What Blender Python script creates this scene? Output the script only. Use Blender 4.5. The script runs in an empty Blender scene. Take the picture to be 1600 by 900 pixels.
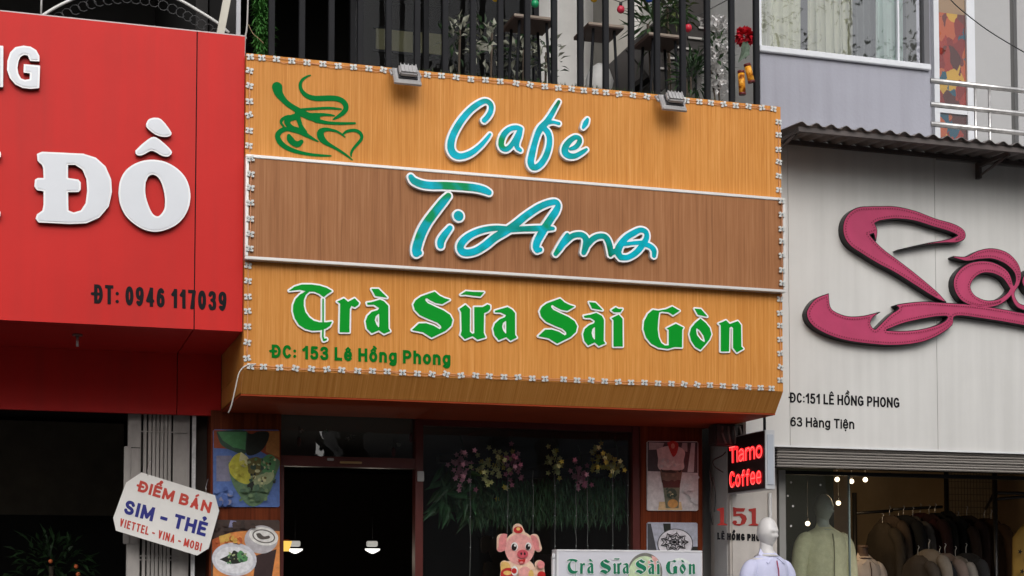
import bpy, bmesh, math, random
import numpy as np
from mathutils import Vector, Matrix
from mathutils.geometry import tessellate_polygon
random.seed(7)
rnd = random.Random(11)
scene = bpy.context.scene
COL = scene.collection
# ------------------------------------------------------------------ camera
F_PX, PPX, PPY = 2469.0, 800.0, 792.0          # focal length and principal point in pixels of the 1600x900 photo
CAM_D, CAM_Z = 10.6, 1.55
def _n(a): return a/np.linalg.norm(a)
_X = _n(np.array([8718-PPX, 922-PPY, F_PX])); _Y = np.array([30-PPX, 922-PPY, F_PX]); _Y = _n(_Y-_X*(_X@_Y)); _Z = np.cross(_X, _Y)
ROT = np.stack([_X, _Y, _Z])                    # world = ROT @ camera(x right, y down, z forward)
CAM = np.array([-1.422, -CAM_D, CAM_Z])
def P(u, v, y):
    """the point of the vertical plane y = const seen at photo pixel (u, v)"""
    w = ROT @ np.array([u-PPX, v-PPY, F_PX])
    return Vector(CAM + w*((y+CAM_D)/w[1]))
cam = bpy.data.cameras.new('camera'); cam_o = bpy.data.objects.new('camera', cam); COL.objects.link(cam_o)
cam.sensor_width = 36; cam.lens = F_PX/1600*36; cam.shift_x = (800-PPX)/1600; cam.shift_y = (PPY-450)/1600
cam.clip_start = .1; cam.clip_end = 2000
M = Matrix.Identity(4)
for i in range(3):
    M[i][0] = ROT[i, 0]; M[i][1] = -ROT[i, 1]; M[i][2] = -ROT[i, 2]; M[i][3] = CAM[i]
cam_o.matrix_world = M
scene.camera = cam_o
# ------------------------------------------------------------------ sky, sun, exposure
SUN_EL, SUN_AZ = 36, 188                        # azimuth of the sun, degrees clockwise from +y
world = bpy.data.worlds.new('World'); scene.world = world; world.use_nodes = True
nt = world.node_tree; nt.nodes.clear()
sky = nt.nodes.new('ShaderNodeTexSky'); sky.sky_type = 'NISHITA'; sky.sun_disc = False
sky.sun_elevation = math.radians(SUN_EL); sky.sun_rotation = math.radians(SUN_AZ); sky.dust_density = 4
hs = nt.nodes.new('ShaderNodeHueSaturation'); hs.inputs['Saturation'].default_value = .30
bg = nt.nodes.new('ShaderNodeBackground'); bg.inputs['Strength'].default_value = .15
wo = nt.nodes.new('ShaderNodeOutputWorld')
nt.links.new(sky.outputs[0], hs.inputs['Color']); nt.links.new(hs.outputs[0], bg.inputs['Color']); nt.links.new(bg.outputs[0], wo.inputs[0])
sun = bpy.data.lights.new('sun', 'SUN'); sun.energy = .6; sun.angle = math.radians(120); sun.color = (1, .97, .93)
sun_o = bpy.data.objects.new('sun', sun); COL.objects.link(sun_o)
_a, _e = math.radians(SUN_AZ), math.radians(SUN_EL)
sun_dir = Vector((math.sin(_a)*math.cos(_e), math.cos(_a)*math.cos(_e), math.sin(_e)))
sun_o.rotation_euler = sun_dir.to_track_quat('Z', 'Y').to_euler(); sun_o.location = (0, -6, 20)
scene.view_settings.view_transform = 'Standard'; scene.view_settings.look = 'None'
scene.view_settings.exposure = 0.24; scene.view_settings.gamma = 1
# ------------------------------------------------------------------ materials
def S(r, g, b):
    f = lambda c: c/255/12.92 if c/255 <= .04045 else ((c/255+.055)/1.055)**2.4
    return (f(r), f(g), f(b))
_mats = {}
def mat(name, rgb, rough=.55, metal=0., var=.08, scale=3., bump=0., spec=.5, emit=None, es=1., streak=None, bscale=None, grime=0.):
    """plain procedural surface: base colour with blotchy and fine variation, optional stretch and bump"""
    if name in _mats: return _mats[name]
    m = bpy.data.materials.new(name); m.use_nodes = True; t = m.node_tree; b = t.nodes['Principled BSDF']
    b.inputs['Roughness'].default_value = rough; b.inputs['Metallic'].default_value = metal
    b.inputs['Specular IOR Level'].default_value = spec
    tc = t.nodes.new('ShaderNodeTexCoord'); mp = t.nodes.new('ShaderNodeMapping')
    t.links.new(tc.outputs['Object'], mp.inputs[0])
    if streak: mp.inputs['Scale'].default_value = streak
    n1 = t.nodes.new('ShaderNodeTexNoise'); n1.inputs['Scale'].default_value = scale; n1.inputs['Detail'].default_value = 6; n1.inputs['Roughness'].default_value = .65
    t.links.new(mp.outputs[0], n1.inputs['Vector'])
    r = t.nodes.new('ShaderNodeValToRGB'); c = rgb
    r.color_ramp.elements[0].position = .3; r.color_ramp.elements[1].position = .7
    r.color_ramp.elements[0].color = (c[0]*(1-var), c[1]*(1-var), c[2]*(1-var), 1)
    r.color_ramp.elements[1].color = (min(1, c[0]*(1+var)), min(1, c[1]*(1+var)), min(1, c[2]*(1+var)), 1)
    t.links.new(n1.outputs[0], r.inputs[0]); t.links.new(r.outputs[0], b.inputs['Base Color'])
    if grime:                                            # rain streaks and dust patches
        gm = t.nodes.new('ShaderNodeMapping'); gm.inputs['Scale'].default_value = (7, 7, .35); t.links.new(tc.outputs['Object'], gm.inputs[0])
        gn = t.nodes.new('ShaderNodeTexNoise'); gn.inputs['Scale'].default_value = 1.6; gn.inputs['Detail'].default_value = 5; t.links.new(gm.outputs[0], gn.inputs['Vector'])
        g2 = t.nodes.new('ShaderNodeTexNoise'); g2.inputs['Scale'].default_value = .7; g2.inputs['Detail'].default_value = 8; t.links.new(tc.outputs['Object'], g2.inputs['Vector'])
        mu = t.nodes.new('ShaderNodeMath'); mu.operation = 'MULTIPLY'; t.links.new(gn.outputs[0], mu.inputs[0]); t.links.new(g2.outputs[0], mu.inputs[1])
        mr = t.nodes.new('ShaderNodeMapRange'); mr.inputs[1].default_value = .20; mr.inputs[2].default_value = .42; mr.inputs[3].default_value = 0; mr.inputs[4].default_value = grime; t.links.new(mu.outputs[0], mr.inputs[0])
        mx = t.nodes.new('ShaderNodeMixRGB'); mx.inputs[2].default_value = (c[0]*.45+.03, c[1]*.45+.028, c[2]*.45+.024, 1); t.links.new(mr.outputs[0], mx.inputs[0]); t.links.new(r.outputs[0], mx.inputs[1]); t.links.new(mx.outputs[0], b.inputs['Base Color'])
    if bump:
        n2 = t.nodes.new('ShaderNodeTexNoise'); n2.inputs['Scale'].default_value = bscale or scale*6; n2.inputs['Detail'].default_value = 4
        t.links.new(mp.outputs[0], n2.inputs['Vector'])
        bp = t.nodes.new('ShaderNodeBump'); bp.inputs['Strength'].default_value = bump; bp.inputs['Distance'].default_value = .01
        t.links.new(n2.outputs[0], bp.inputs['Height']); t.links.new(bp.outputs[0], b.inputs['Normal'])
    if emit:
        b.inputs['Emission Color'].default_value = (*emit, 1); b.inputs['Emission Strength'].default_value = es
    _mats[name] = m
    return m
def wood_mat(name, dark, mid, light, across=26., along=.55, rough=.42, bump=.12):
    """wood-print laminate with grain running up the board"""
    m = bpy.data.materials.new(name); m.use_nodes = True; t = m.node_tree; b = t.nodes['Principled BSDF']
    b.inputs['Roughness'].default_value = rough; b.inputs['Specular IOR Level'].default_value = .12
    L = t.links.new; N = t.nodes.new
    tc = N('ShaderNodeTexCoord'); mp = N('ShaderNodeMapping'); mp.inputs['Scale'].default_value = (across, .6, along)
    L(tc.outputs['Object'], mp.inputs[0])
    wv = N('ShaderNodeTexNoise'); wv.inputs['Scale'].default_value = .9; wv.inputs['Detail'].default_value = 3; L(tc.outputs['Object'], wv.inputs[0])
    add = N('ShaderNodeMixRGB'); add.blend_type = 'ADD'; add.inputs[0].default_value = 1.6; L(mp.outputs[0], add.inputs[1]); L(wv.outputs['Color'], add.inputs[2])
    g1 = N('ShaderNodeTexNoise'); g1.inputs['Scale'].default_value = 1.; g1.inputs['Detail'].default_value = 7; g1.inputs['Roughness'].default_value = .62; g1.inputs['Distortion'].default_value = .35
    L(add.outputs[0], g1.inputs[0])
    g2 = N('ShaderNodeTexNoise'); g2.inputs['Scale'].default_value = 4.5; g2.inputs['Detail'].default_value = 4; L(mp.outputs[0], g2.inputs[0])
    mx = N('ShaderNodeMixRGB'); mx.inputs[0].default_value = .4; L(g1.outputs[0], mx.inputs[1]); L(g2.outputs[0], mx.inputs[2])
    r = N('ShaderNodeValToRGB'); e = r.color_ramp.elements
    e[0].position = .30; e[0].color = (*dark, 1); e[1].position = .72; e[1].color = (*light, 1)
    k = r.color_ramp.elements.new(.5); k.color = (*mid, 1)
    L(mx.outputs[0], r.inputs[0])
    bl = N('ShaderNodeTexNoise'); bl.inputs['Scale'].default_value = .8; bl.inputs['Detail'].default_value = 5; L(tc.outputs['Object'], bl.inputs[0])
    rr = N('ShaderNodeMapRange'); rr.inputs[1].default_value = .3; rr.inputs[2].default_value = .7; rr.inputs[3].default_value = .9; rr.inputs[4].default_value = 1.1; L(bl.outputs[0], rr.inputs[0])
    hv = N('ShaderNodeHueSaturation'); L(r.outputs[0], hv.inputs['Color']); L(rr.outputs[0], hv.inputs['Value'])
    L(hv.outputs[0], b.inputs['Base Color'])
    bp = N('ShaderNodeBump'); bp.inputs['Strength'].default_value = bump; bp.inputs['Distance'].default_value = .004; L(mx.outputs[0], bp.inputs['Height']); L(bp.outputs[0], b.inputs['Normal'])
    _mats[name] = m
    return m
def ramp_mat(name, stops, scale, rough=.3, tex='noise', stretch=(1, 1, 1), detail=2, dist=0.):
    """several printed colours in patches"""
    m = bpy.data.materials.new(name); m.use_nodes = True; t = m.node_tree; b = t.nodes['Principled BSDF']
    b.inputs['Roughness'].default_value = rough; b.inputs['Specular IOR Level'].default_value = .12; L = t.links.new; N = t.nodes.new
    tc = N('ShaderNodeTexCoord'); mp = N('ShaderNodeMapping'); mp.inputs['Scale'].default_value = stretch; L(tc.outputs['Object'], mp.inputs[0])
    if tex == 'noise':
        n = N('ShaderNodeTexNoise'); n.inputs['Scale'].default_value = scale; n.inputs['Detail'].default_value = detail; n.inputs['Distortion'].default_value = dist; o = n.outputs[0]
        L(mp.outputs[0], n.inputs[0])
    else:
        n = N('ShaderNodeTexVoronoi'); n.inputs['Scale'].default_value = scale; L(mp.outputs[0], n.inputs[0])
        sp = N('ShaderNodeSeparateColor'); L(n.outputs['Color'], sp.inputs[0]); o = sp.outputs[0]
    if tex != 'noise':
        wn = N('ShaderNodeTexNoise'); wn.inputs['Scale'].default_value = scale*.9; wn.inputs['Detail'].default_value = 3; L(mp.outputs[0], wn.inputs[0]); ad = N('ShaderNodeMixRGB'); ad.blend_type = 'ADD'; ad.inputs[0].default_value = .09; L(mp.outputs[0], ad.inputs[1]); L(wn.outputs['Color'], ad.inputs[2]); L(ad.outputs[0], n.inputs[0])
    r = N('ShaderNodeValToRGB'); r.color_ramp.interpolation = 'EASE' if tex == 'noise' else 'CONSTANT'
    e = r.color_ramp.elements; e[0].position, e[0].color = stops[0][0], (*stops[0][1], 1); e[1].position, e[1].color = stops[-1][0], (*stops[-1][1], 1)
    for p, c in stops[1:-1]:
        k = e.new(p); k.color = (*c, 1)
    L(o, r.inputs[0]); L(r.outputs[0], b.inputs['Base Color'])
    _mats[name] = m
    return m
def glass_mat(name, tint=(1, 1, 1), ior=1.6, rough=.01, dirt=.04):
    m = bpy.data.materials.new(name); m.use_nodes = True; t = m.node_tree; t.nodes.clear(); L = t.links.new; N = t.nodes.new
    o = N('ShaderNodeOutputMaterial'); tr = N('ShaderNodeBsdfTransparent'); tr.inputs[0].default_value = (*tint, 1)
    gl = N('ShaderNodeBsdfGlossy'); gl.inputs['Roughness'].default_value = rough; gl.inputs[0].default_value = (.95, .97, 1, 1)
    df = N('ShaderNodeBsdfDiffuse'); df.inputs[0].default_value = (.35, .35, .34, 1)
    fr = N('ShaderNodeFresnel'); fr.inputs[0].default_value = ior
    tc = N('ShaderNodeTexCoord'); nz = N('ShaderNodeTexNoise'); nz.inputs['Scale'].default_value = 2.2; nz.inputs['Detail'].default_value = 3; L(tc.outputs['Object'], nz.inputs[0])
    bp = N('ShaderNodeBump'); bp.inputs['Strength'].default_value = .06; bp.inputs['Distance'].default_value = .02; L(nz.outputs[0], bp.inputs['Height']); L(bp.outputs[0], gl.inputs['Normal'])
    m1 = N('ShaderNodeMixShader'); m1.inputs[0].default_value = dirt; L(tr.outputs[0], m1.inputs[1]); L(df.outputs[0], m1.inputs[2])
    m2 = N('ShaderNodeMixShader'); L(fr.outputs[0], m2.inputs[0]); L(m1.outputs[0], m2.inputs[1]); L(gl.outputs[0], m2.inputs[2]); L(m2.outputs[0], o.inputs[0])
    _mats[name] = m
    return m
def emit_mat(name, rgb, s):
    m = bpy.data.materials.new(name); m.use_nodes = True; t = m.node_tree; t.nodes.clear()
    o = t.nodes.new('ShaderNodeOutputMaterial'); e = t.nodes.new('ShaderNodeEmission'); e.inputs[0].default_value = (*rgb, 1); e.inputs[1].default_value = s
    t.links.new(e.outputs[0], o.inputs[0]); _mats[name] = m
    return m
ORANGE = wood_mat('honey_wood_laminate', S(180, 112, 48), S(202, 136, 66), S(222, 162, 94), across=85, along=1.1)
BROWN = wood_mat('walnut_wood_laminate', S(128, 84, 54), S(156, 106, 70), S(176, 128, 90), across=50, along=.7)
DKWOOD = wood_mat('reddish_dark_wood', S(60, 24, 12), S(105, 48, 26), S(132, 66, 36), across=14, along=.5, rough=.35)
RED = mat('red_composite_panel', S(200, 46, 43), .42, var=.06, scale=1.1, bump=.05, bscale=2., spec=.12, grime=.22)
WHITE = mat('white_acrylic', S(240, 242, 244), .35, var=.02, scale=2)
WHITE_SIDE = mat('letter_side_grey', S(205, 205, 205), .4, var=.06)
TEAL = ramp_mat('teal_green_print', [(.27, S(0, 112, 76)), (.39, S(0, 150, 146)), (.52, S(0, 176, 198)), (.62, S(0, 160, 172)), (.72, S(0, 142, 84))], 4.2, .22)
GREEN = mat('green_acrylic', S(4, 148, 40), .4, var=.04, spec=.1)
DGREEN = mat('green_vinyl', S(0, 112, 50), .6, var=.04, spec=.06)
TXTGREEN = mat('green_painted_letters', S(4, 112, 34), .6, var=.04, spec=.06)
BLACK = mat('black_vinyl', (.010, .010, .012), .6, var=.1, spec=.1)
PINK = mat('pink_acrylic_face', S(186, 72, 108), .45, var=.12, scale=2.5, spec=.12, grime=.15)
PINKD = mat('maroon_rivet', S(120, 22, 56), .4)
LOGOBLK = mat('black_letter_return', (.012, .010, .011), .35, spec=.25)
PANEL = mat('pale_grey_composite_panel', (.66, .655, .635), .5, var=.05, scale=.9, bump=.03, bscale=2.5, spec=.3, grime=.20)
ALU = mat('brushed_aluminium_trim', (.72, .70, .68), .35, metal=.35, var=.05)
STEEL = mat('worn_stainless_steel', (.62, .61, .60), .3, metal=.7, var=.35, scale=9, streak=(1, 1, 1))
BARS = mat('charcoal_painted_steel', (.013, .0135, .016), .6, var=.15, scale=6, spec=.15)
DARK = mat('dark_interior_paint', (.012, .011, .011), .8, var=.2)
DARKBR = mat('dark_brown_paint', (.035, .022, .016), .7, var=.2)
GREYW = mat('grey_rendered_wall', (.35, .355, .41), .8, var=.05, scale=1.3, bump=.15, bscale=40, grime=.25, spec=.2)
GREYP = mat('grey_wall_panel', (.40, .40, .405), .7, var=.04)
WHITEP = mat('white_window_frame', (.66, .68, .72), .4, var=.05)
PILLAR = mat('cream_plaster_pillar', (.60, .555, .51), .75, var=.10, scale=2.2, bump=.1, bscale=30, grime=.3)
PALEWALL = mat('pale_plaster', (.50, .49, .48), .85, var=.12, scale=2, bump=.1, grime=.3)
CONC = mat('concrete', (.28, .27, .26), .9, var=.15, bump=.2)
GLASS = glass_mat('window_glass', ior=2.1)
SHOPGLASS = glass_mat('shop_window_glass', (.93, .97, .95), 1.5)
DIMGLASS = glass_mat('dim_balcony_glass', (.8, .82, .82), 1.22, dirt=.01)
CAFEGLASS = glass_mat('dark_cafe_glass', (.80, .82, .82), 1.60, dirt=.010)
MANQ = mat('white_mannequin_gloss', (.70, .68, .67), .35, var=.03)
LEDW = mat('led_module_white', (.62, .63, .61), .4, var=.1, scale=30)
LEDD = mat('led_chip', (.16, .17, .17), .4)
WIRE = mat('orange_wire', S(214, 150, 110), .5)
BLKWIRE = mat('black_cable', (.012, .012, .012), .5)
LEAF = mat('leaf_green', (.035, .085, .022), .5, var=.5, scale=9)
LEAF2 = mat('leaf_dark_green', (.022, .060, .018), .5, var=.5, scale=9)
TURF = mat('artificial_turf', (.028, .062, .018), .7, var=.5, scale=20)
BARK = mat('tree_bark', (.10, .075, .055), .9, var=.3, bump=.5)
# ------------------------------------------------------------------ mesh helpers
class MB:
    """collects faces with material slots; build() links them as ONE mesh object"""
    def __init__(s): s.v = []; s.f = []; s.mi = []; s.mats = []; s.sm = []
    def slot(s, m):
        if m not in s.mats: s.mats.append(m)
        return s.mats.index(m)
    def face(s, pts, m, smooth=False):
        k = len(s.v); s.v += [tuple(p) for p in pts]; s.f.append(tuple(range(k, k+len(pts)))); s.mi.append(s.slot(m)); s.sm.append(smooth)
    def raw(s, vs, fs, m, smooth=False):
        k = len(s.v); s.v += [tuple(p) for p in vs]; i = s.slot(m)
        for f in fs: s.f.append(tuple(a+k for a in f)); s.mi.append(i); s.sm.append(smooth)
    def box(s, a, b, m, bev=0.):
        x0, x1 = sorted((a[0], b[0])); y0, y1 = sorted((a[1], b[1])); z0, z1 = sorted((a[2], b[2]))
        if bev:
            bm = bmesh.new(); bmesh.ops.create_cube(bm, size=1)
            for v in bm.verts: v.co = ((x0+x1)/2+v.co.x*(x1-x0), (y0+y1)/2+v.co.y*(y1-y0), (z0+z1)/2+v.co.z*(z1-z0))
            bmesh.ops.bevel(bm, geom=bm.edges[:], offset=bev, segments=2, affect='EDGES', clamp_overlap=True)
            bm.verts.index_update(); s.raw([v.co.copy() for v in bm.verts], [[v.index for v in f.verts] for f in bm.faces], m); bm.free(); return
        vs = [(x0, y0, z0), (x1, y0, z0), (x1, y1, z0), (x0, y1, z0), (x0, y0, z1), (x1, y0, z1), (x1, y1, z1), (x0, y1, z1)]
        s.raw(vs, [(0, 3, 2, 1), (4, 5, 6, 7), (0, 1, 5, 4), (1, 2, 6, 5), (2, 3, 7, 6), (3, 0, 4, 7)], m)
    def tube(s, pts, r, m, n=8, cap=True):
        pts = [Vector(p) for p in pts]; rs = r if isinstance(r, (list, tuple)) else [r]*len(pts)
        k0 = len(s.v); up = Vector((.13, .27, .95)); i = s.slot(m)
        for j, p in enumerate(pts):
            d = (pts[min(j+1, len(pts)-1)]-pts[max(j-1, 0)]).normalized()
            a = d.cross(up); a = a.normalized() if a.length > 1e-4 else Vector((1, 0, 0)); b = d.cross(a)
            for q in range(n):
                t = 2*math.pi*q/n; s.v.append(tuple(p+(a*math.cos(t)+b*math.sin(t))*rs[j]))
        for j in range(len(pts)-1):
            for q in range(n):
                s.f.append((k0+j*n+q, k0+j*n+(q+1) % n, k0+(j+1)*n+(q+1) % n, k0+(j+1)*n+q)); s.mi.append(i); s.sm.append(True)
        if cap:
            s.f.append(tuple(k0+q for q in range(n))[::-1]); s.mi.append(i); s.sm.append(False)
            s.f.append(tuple(k0+(len(pts)-1)*n+q for q in range(n))); s.mi.append(i); s.sm.append(False)
    def ball(s, c, r, m, nu=14, nv=9, fn=None):
        k0 = len(s.v); i = s.slot(m); c = Vector(c); R = r if isinstance(r, (list, tuple)) else (r, r, r)
        for a in range(nv+1):
            th = math.pi*a/nv
            for b in range(nu):
                ph = 2*math.pi*b/nu
                d = Vector((math.sin(th)*math.cos(ph), math.sin(th)*math.sin(ph), math.cos(th)))
                q = Vector((d.x*R[0], d.y*R[1], d.z*R[2]))
                if fn: q = fn(d, q)
                s.v.append(tuple(c+q))
        for a in range(nv):
            for b in range(nu):
                s.f.append((k0+a*nu+b, k0+(a+1)*nu+b, k0+(a+1)*nu+(b+1) % nu, k0+a*nu+(b+1) % nu)); s.mi.append(i); s.sm.append(True)
    def loft(s, rings, m, caps=True, smooth=True):
        """rings: lists of equally many points"""
        k0 = len(s.v); n = len(rings[0]); i = s.slot(m)
        for r in rings: s.v += [tuple(p) for p in r]
        for j in range(len(rings)-1):
            for q in range(n):
                s.f.append((k0+j*n+q, k0+j*n+(q+1) % n, k0+(j+1)*n+(q+1) % n, k0+(j+1)*n+q)); s.mi.append(i); s.sm.append(smooth)
        if caps:
            s.f.append(tuple(range(k0, k0+n))[::-1]); s.mi.append(i); s.sm.append(False)
            s.f.append(tuple(range(k0+(len(rings)-1)*n, k0+len(rings)*n))); s.mi.append(i); s.sm.append(False)
    def leaf(s, p, d, up, L, W, m, fold=.25):
        d = Vector(d).normalized(); sd = d.cross(Vector(up)); sd = sd.normalized() if sd.length > 1e-4 else Vector((1, 0, 0)); nn = sd.cross(d)
        p = Vector(p)
        a = p+d*L*.45+sd*W*.5+nn*W*fold; b = p+d*L*.45-sd*W*.5+nn*W*fold; c = p+d*L-nn*L*.12
        k = len(s.v); s.v += [tuple(p), tuple(a), tuple(c), tuple(b), tuple(p+d*L*.5)]; i = s.slot(m)
        for f in ((0, 4, 1), (1, 4, 2), (0, 3, 4), (3, 2, 4)):
            s.f.append(tuple(k+q for q in f)); s.mi.append(i); s.sm.append(False)
    def build(s, name, parent=None):
        me = bpy.data.meshes.new(name); me.from_pydata(s.v, [], s.f)
        for m in s.mats: me.materials.append(m)
        me.polygons.foreach_set('material_index', s.mi); me.polygons.foreach_set('use_smooth', s.sm); me.update()
        o = bpy.data.objects.new(name, me); COL.objects.link(o)
        if parent is not None: attach(o, parent)
        return o
def attach(o, parent):
    def W(q): return (W(q.parent) @ q.matrix_parent_inverse if q.parent else Matrix.Identity(4)) @ Matrix.Translation(q.location)
    o.parent = parent; o.matrix_parent_inverse = W(parent).inverted()
def tag(o, label=None, cat=None, group=None, kind=None):
    if label: o['label'] = label
    if cat: o['category'] = cat
    if group: o['group'] = group
    if kind: o['kind'] = kind
    return o
def thing(name, loc, label, cat, group=None):
    o = bpy.data.objects.new(name, None); COL.objects.link(o); o.location = loc; o.empty_display_size = .1
    return tag(o, label, cat, group)
def box_part(name, a, b, m, parent, bev=0.):
    q = MB(); q.box(a, b, m, bev); return q.build(name, parent)
def pq(u0, v0, u1, v1, y): return P(u0, v0, y), P(u1, v1, y)
def slab(mb, u0, v0, u1, v1, y, d, m, bev=0.):
    """upright board between two photo corners at depth y, d thick towards the back"""
    a = P(u0, v0, y); b = P(u1, v1, y); mb.box((a.x, y, a.z), (b.x, y+d, b.z), m, bev)
# ------------------------------------------------------------------ flat shapes from strokes and outlines (for letters, emblems)
def seg_sdf(X, Z, a, b):
    ax, az, ra = a; bx, bz, rb = b; dx, dz = bx-ax, bz-az; L2 = dx*dx+dz*dz+1e-12
    t = np.clip(((X-ax)*dx+(Z-az)*dz)/L2, 0, 1)
    return np.hypot(X-ax-t*dx, Z-az-t*dz)-(ra+(rb-ra)*t)
def poly_sdf(X, Z, loops):
    d = np.full(X.shape, 1e9); ins = np.zeros(X.shape, bool)
    for lp in loops:
        n = len(lp)
        for i in range(n):
            ax, az = lp[i]; bx, bz = lp[(i+1) % n]; dx, dz = bx-ax, bz-az
            t = np.clip(((X-ax)*dx+(Z-az)*dz)/(dx*dx+dz*dz+1e-12), 0, 1)
            d = np.minimum(d, np.hypot(X-ax-t*dx, Z-az-t*dz))
            c = ((az > Z) != (bz > Z)) & (X < (bx-ax)*(Z-az)/(bz-az+1e-15)+ax)
            ins ^= c
    return np.where(ins, -d, d)
def spline(pts, k=5):
    """Catmull-Rom through points of any dimension"""
    p = [np.array(q, float) for q in pts]
    if len(p) < 3: return [tuple(q) for q in p]
    out = []
    for i in range(len(p)-1):
        a, b, c, d = p[max(i-1, 0)], p[i], p[i+1], p[min(i+2, len(p)-1)]
        for j in range(k):
            t = j/k; out.append(.5*((2*b)+(c-a)*t+(2*a-5*b+4*c-d)*t*t+(3*b-a-3*c+d)*t**3))
    out.append(p[-1]); return [tuple(q) for q in out]
def contours(D, x0, z0, h):
    ins = D < 0; H, W = D.shape
    idx = ins[:-1, :-1]*1+ins[:-1, 1:]*2+ins[1:, 1:]*4+ins[1:, :-1]*8
    seg = {1: [(3, 0)], 2: [(0, 1)], 3: [(3, 1)], 4: [(1, 2)], 5: [(3, 0), (1, 2)], 6: [(0, 2)], 7: [(3, 2)], 8: [(2, 3)], 9: [(2, 0)], 10: [(0, 1), (2, 3)], 11: [(2, 1)], 12: [(1, 3)], 13: [(1, 0)], 14: [(0, 3)]}
    nxt = {}
    for j, i in zip(*np.nonzero((idx > 0) & (idx < 15))):
        e = [('h', j, i), ('v', j, i+1), ('h', j+1, i), ('v', j, i)]
        for a, b in seg[int(idx[j, i])]: nxt[e[a]] = e[b]
    def pt(e):
        o, j, i = e
        if o == 'h': a, b = D[j, i], D[j, i+1]; return (x0+(i+a/(a-b))*h, z0+j*h)
        a, b = D[j, i], D[j+1, i]; return (x0+i*h, z0+(j+a/(a-b))*h)
    loops = []
    while nxt:
        s0 = next(iter(nxt)); c = s0; lp = []
        while c in nxt:
            n = nxt.pop(c); lp.append(pt(c)); c = n
        if len(lp) > 5: loops.append(simplify(lp, h*.10))
    return [l for l in loops if len(l) > 2]
def simplify(lp, tol):
    def dp(a):
        if len(a) < 3: return a
        p, q = np.array(a[0]), np.array(a[-1]); v = q-p; L = np.hypot(*v)
        w = np.array(a[1:-1])-p
        d = np.abs(w[:, 0]*v[1]-w[:, 1]*v[0])/L if L > 1e-9 else np.hypot(w[:, 0], w[:, 1])
        i = int(np.argmax(d))
        if d[i] < tol: return [a[0], a[-1]]
        return dp(a[:i+2])[:-1]+dp(a[i+1:])
    k = len(lp)//2
    return dp(lp[:k+1])[:-1]+dp(lp[k:]+[lp[0]])[:-1]
class Glyph:
    """shape made of strokes [(x, z, r)...] and outlines (loops of (x, z), even-odd), in metres on its board"""
    def __init__(s): s.strokes = []; s.polys = []
    def loops(s, grow, h):
        xs = [p[0] for st in s.strokes for p in st]+[p[0] for pl in s.polys for l in pl for p in l]
        zs = [p[1] for st in s.strokes for p in st]+[p[1] for pl in s.polys for l in pl for p in l]
        mr = max([p[2] for st in s.strokes for p in st]+[0])+max(grow, 0)+3*h
        x0, x1, z0, z1 = min(xs)-mr, max(xs)+mr, min(zs)-mr, max(zs)+mr
        X, Z = np.meshgrid(np.arange(x0, x1+h, h), np.arange(z0, z1+h, h)); D = np.full(X.shape, 1e9)
        for st in s.strokes:
            for a, b in zip(st[:-1], st[1:]): D = np.minimum(D, seg_sdf(X, Z, a, b))
            if len(st) == 1: D = np.minimum(D, seg_sdf(X, Z, st[0], st[0]))
        for pl in s.polys: D = np.minimum(D, poly_sdf(X, Z, pl))
        D = D-grow; D[np.abs(D) < 1e-9] = 1e-9
        return contours(D, x0, z0, h)
    def moved(s, fn, k):
        g = Glyph(); g.strokes = [[(*fn(x, z), r*k) for x, z, r in st] for st in s.strokes]; g.polys = [[[fn(*p) for p in l] for l in pl] for pl in s.polys]
        return g
def px_glyph(y, ox, oy, sc, strokes=(), polys=(), smooth=True, psm=0):
    """strokes and outlines read off the photo (zoom window at ox, oy, scale sc) laid on the board at depth y"""
    g = Glyph(); a, b = P(ox, oy, y), P(ox+100/sc, oy, y); mpp = (b-a).length/100
    f = lambda u, v: (lambda q: (q.x, q.z))(P(ox+u/sc, oy+v/sc, y))
    for st in strokes:
        st = spline(st) if smooth else st
        g.strokes.append([(*f(p[0], p[1]), p[2]*mpp) for p in st])
    for pl in polys:
        g.polys.append([[f(*p[:2]) for p in (spline(list(l)+[l[0]], psm)[:-1] if psm else l)] for l in pl])
    return g
def fill_loops(loops):
    """triangles (indices into the chained loops); every outline is filled together with its own holes"""
    off = []; k = 0
    for l in loops: off.append(k); k += len(l)
    area = [sum(a[0]*b[1]-b[0]*a[1] for a, b in zip(l, l[1:]+l[:1]))/2 for l in loops]
    def inside(p, l):
        c = False
        for (ax, az), (bx, bz) in zip(l, l[1:]+l[:1]):
            if (az > p[1]) != (bz > p[1]) and p[0] < (bx-ax)*(p[1]-az)/(bz-az)+ax: c = not c
        return c
    depth = [sum(inside(l[0], m) for j, m in enumerate(loops) if j != i) for i, l in enumerate(loops)]
    tris = []
    for i, l in enumerate(loops):
        if depth[i] % 2: continue
        grp = [i]+[j for j, m in enumerate(loops) if depth[j] == depth[i]+1 and inside(m[0], l)]
        idx = [off[g]+q for g in grp for q in range(len(loops[g]))]; pts = [p for g in grp for p in loops[g]]
        for t in tessellate_polygon([[Vector((x, z, 0)) for x, z in loops[g]] for g in grp]):
            a, b, c = (pts[q] for q in t); cr = (b[0]-a[0])*(c[1]-a[1])-(b[1]-a[1])*(c[0]-a[0])
            if abs(cr) < 1e-12: continue
            t = [idx[q] for q in t]; tris.append(tuple(t) if cr > 0 else tuple(t[::-1]))
    return tris
def extrude_loops(mb, loops, y0, y1, m, mside=None):
    """front sheet at y0 and returns back to y1"""
    mb.raw([(x, y0, z) for l in loops for x, z in l], fill_loops(loops), m)
    if y1 is None: return
    for l in loops:
        n = len(l); q = [(x, y0, z) for x, z in l]+[(x, y1, z) for x, z in l]
        mb.raw(q, [(i, (i+1) % n, n+(i+1) % n, n+i) for i in range(n)], mside or m)
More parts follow.
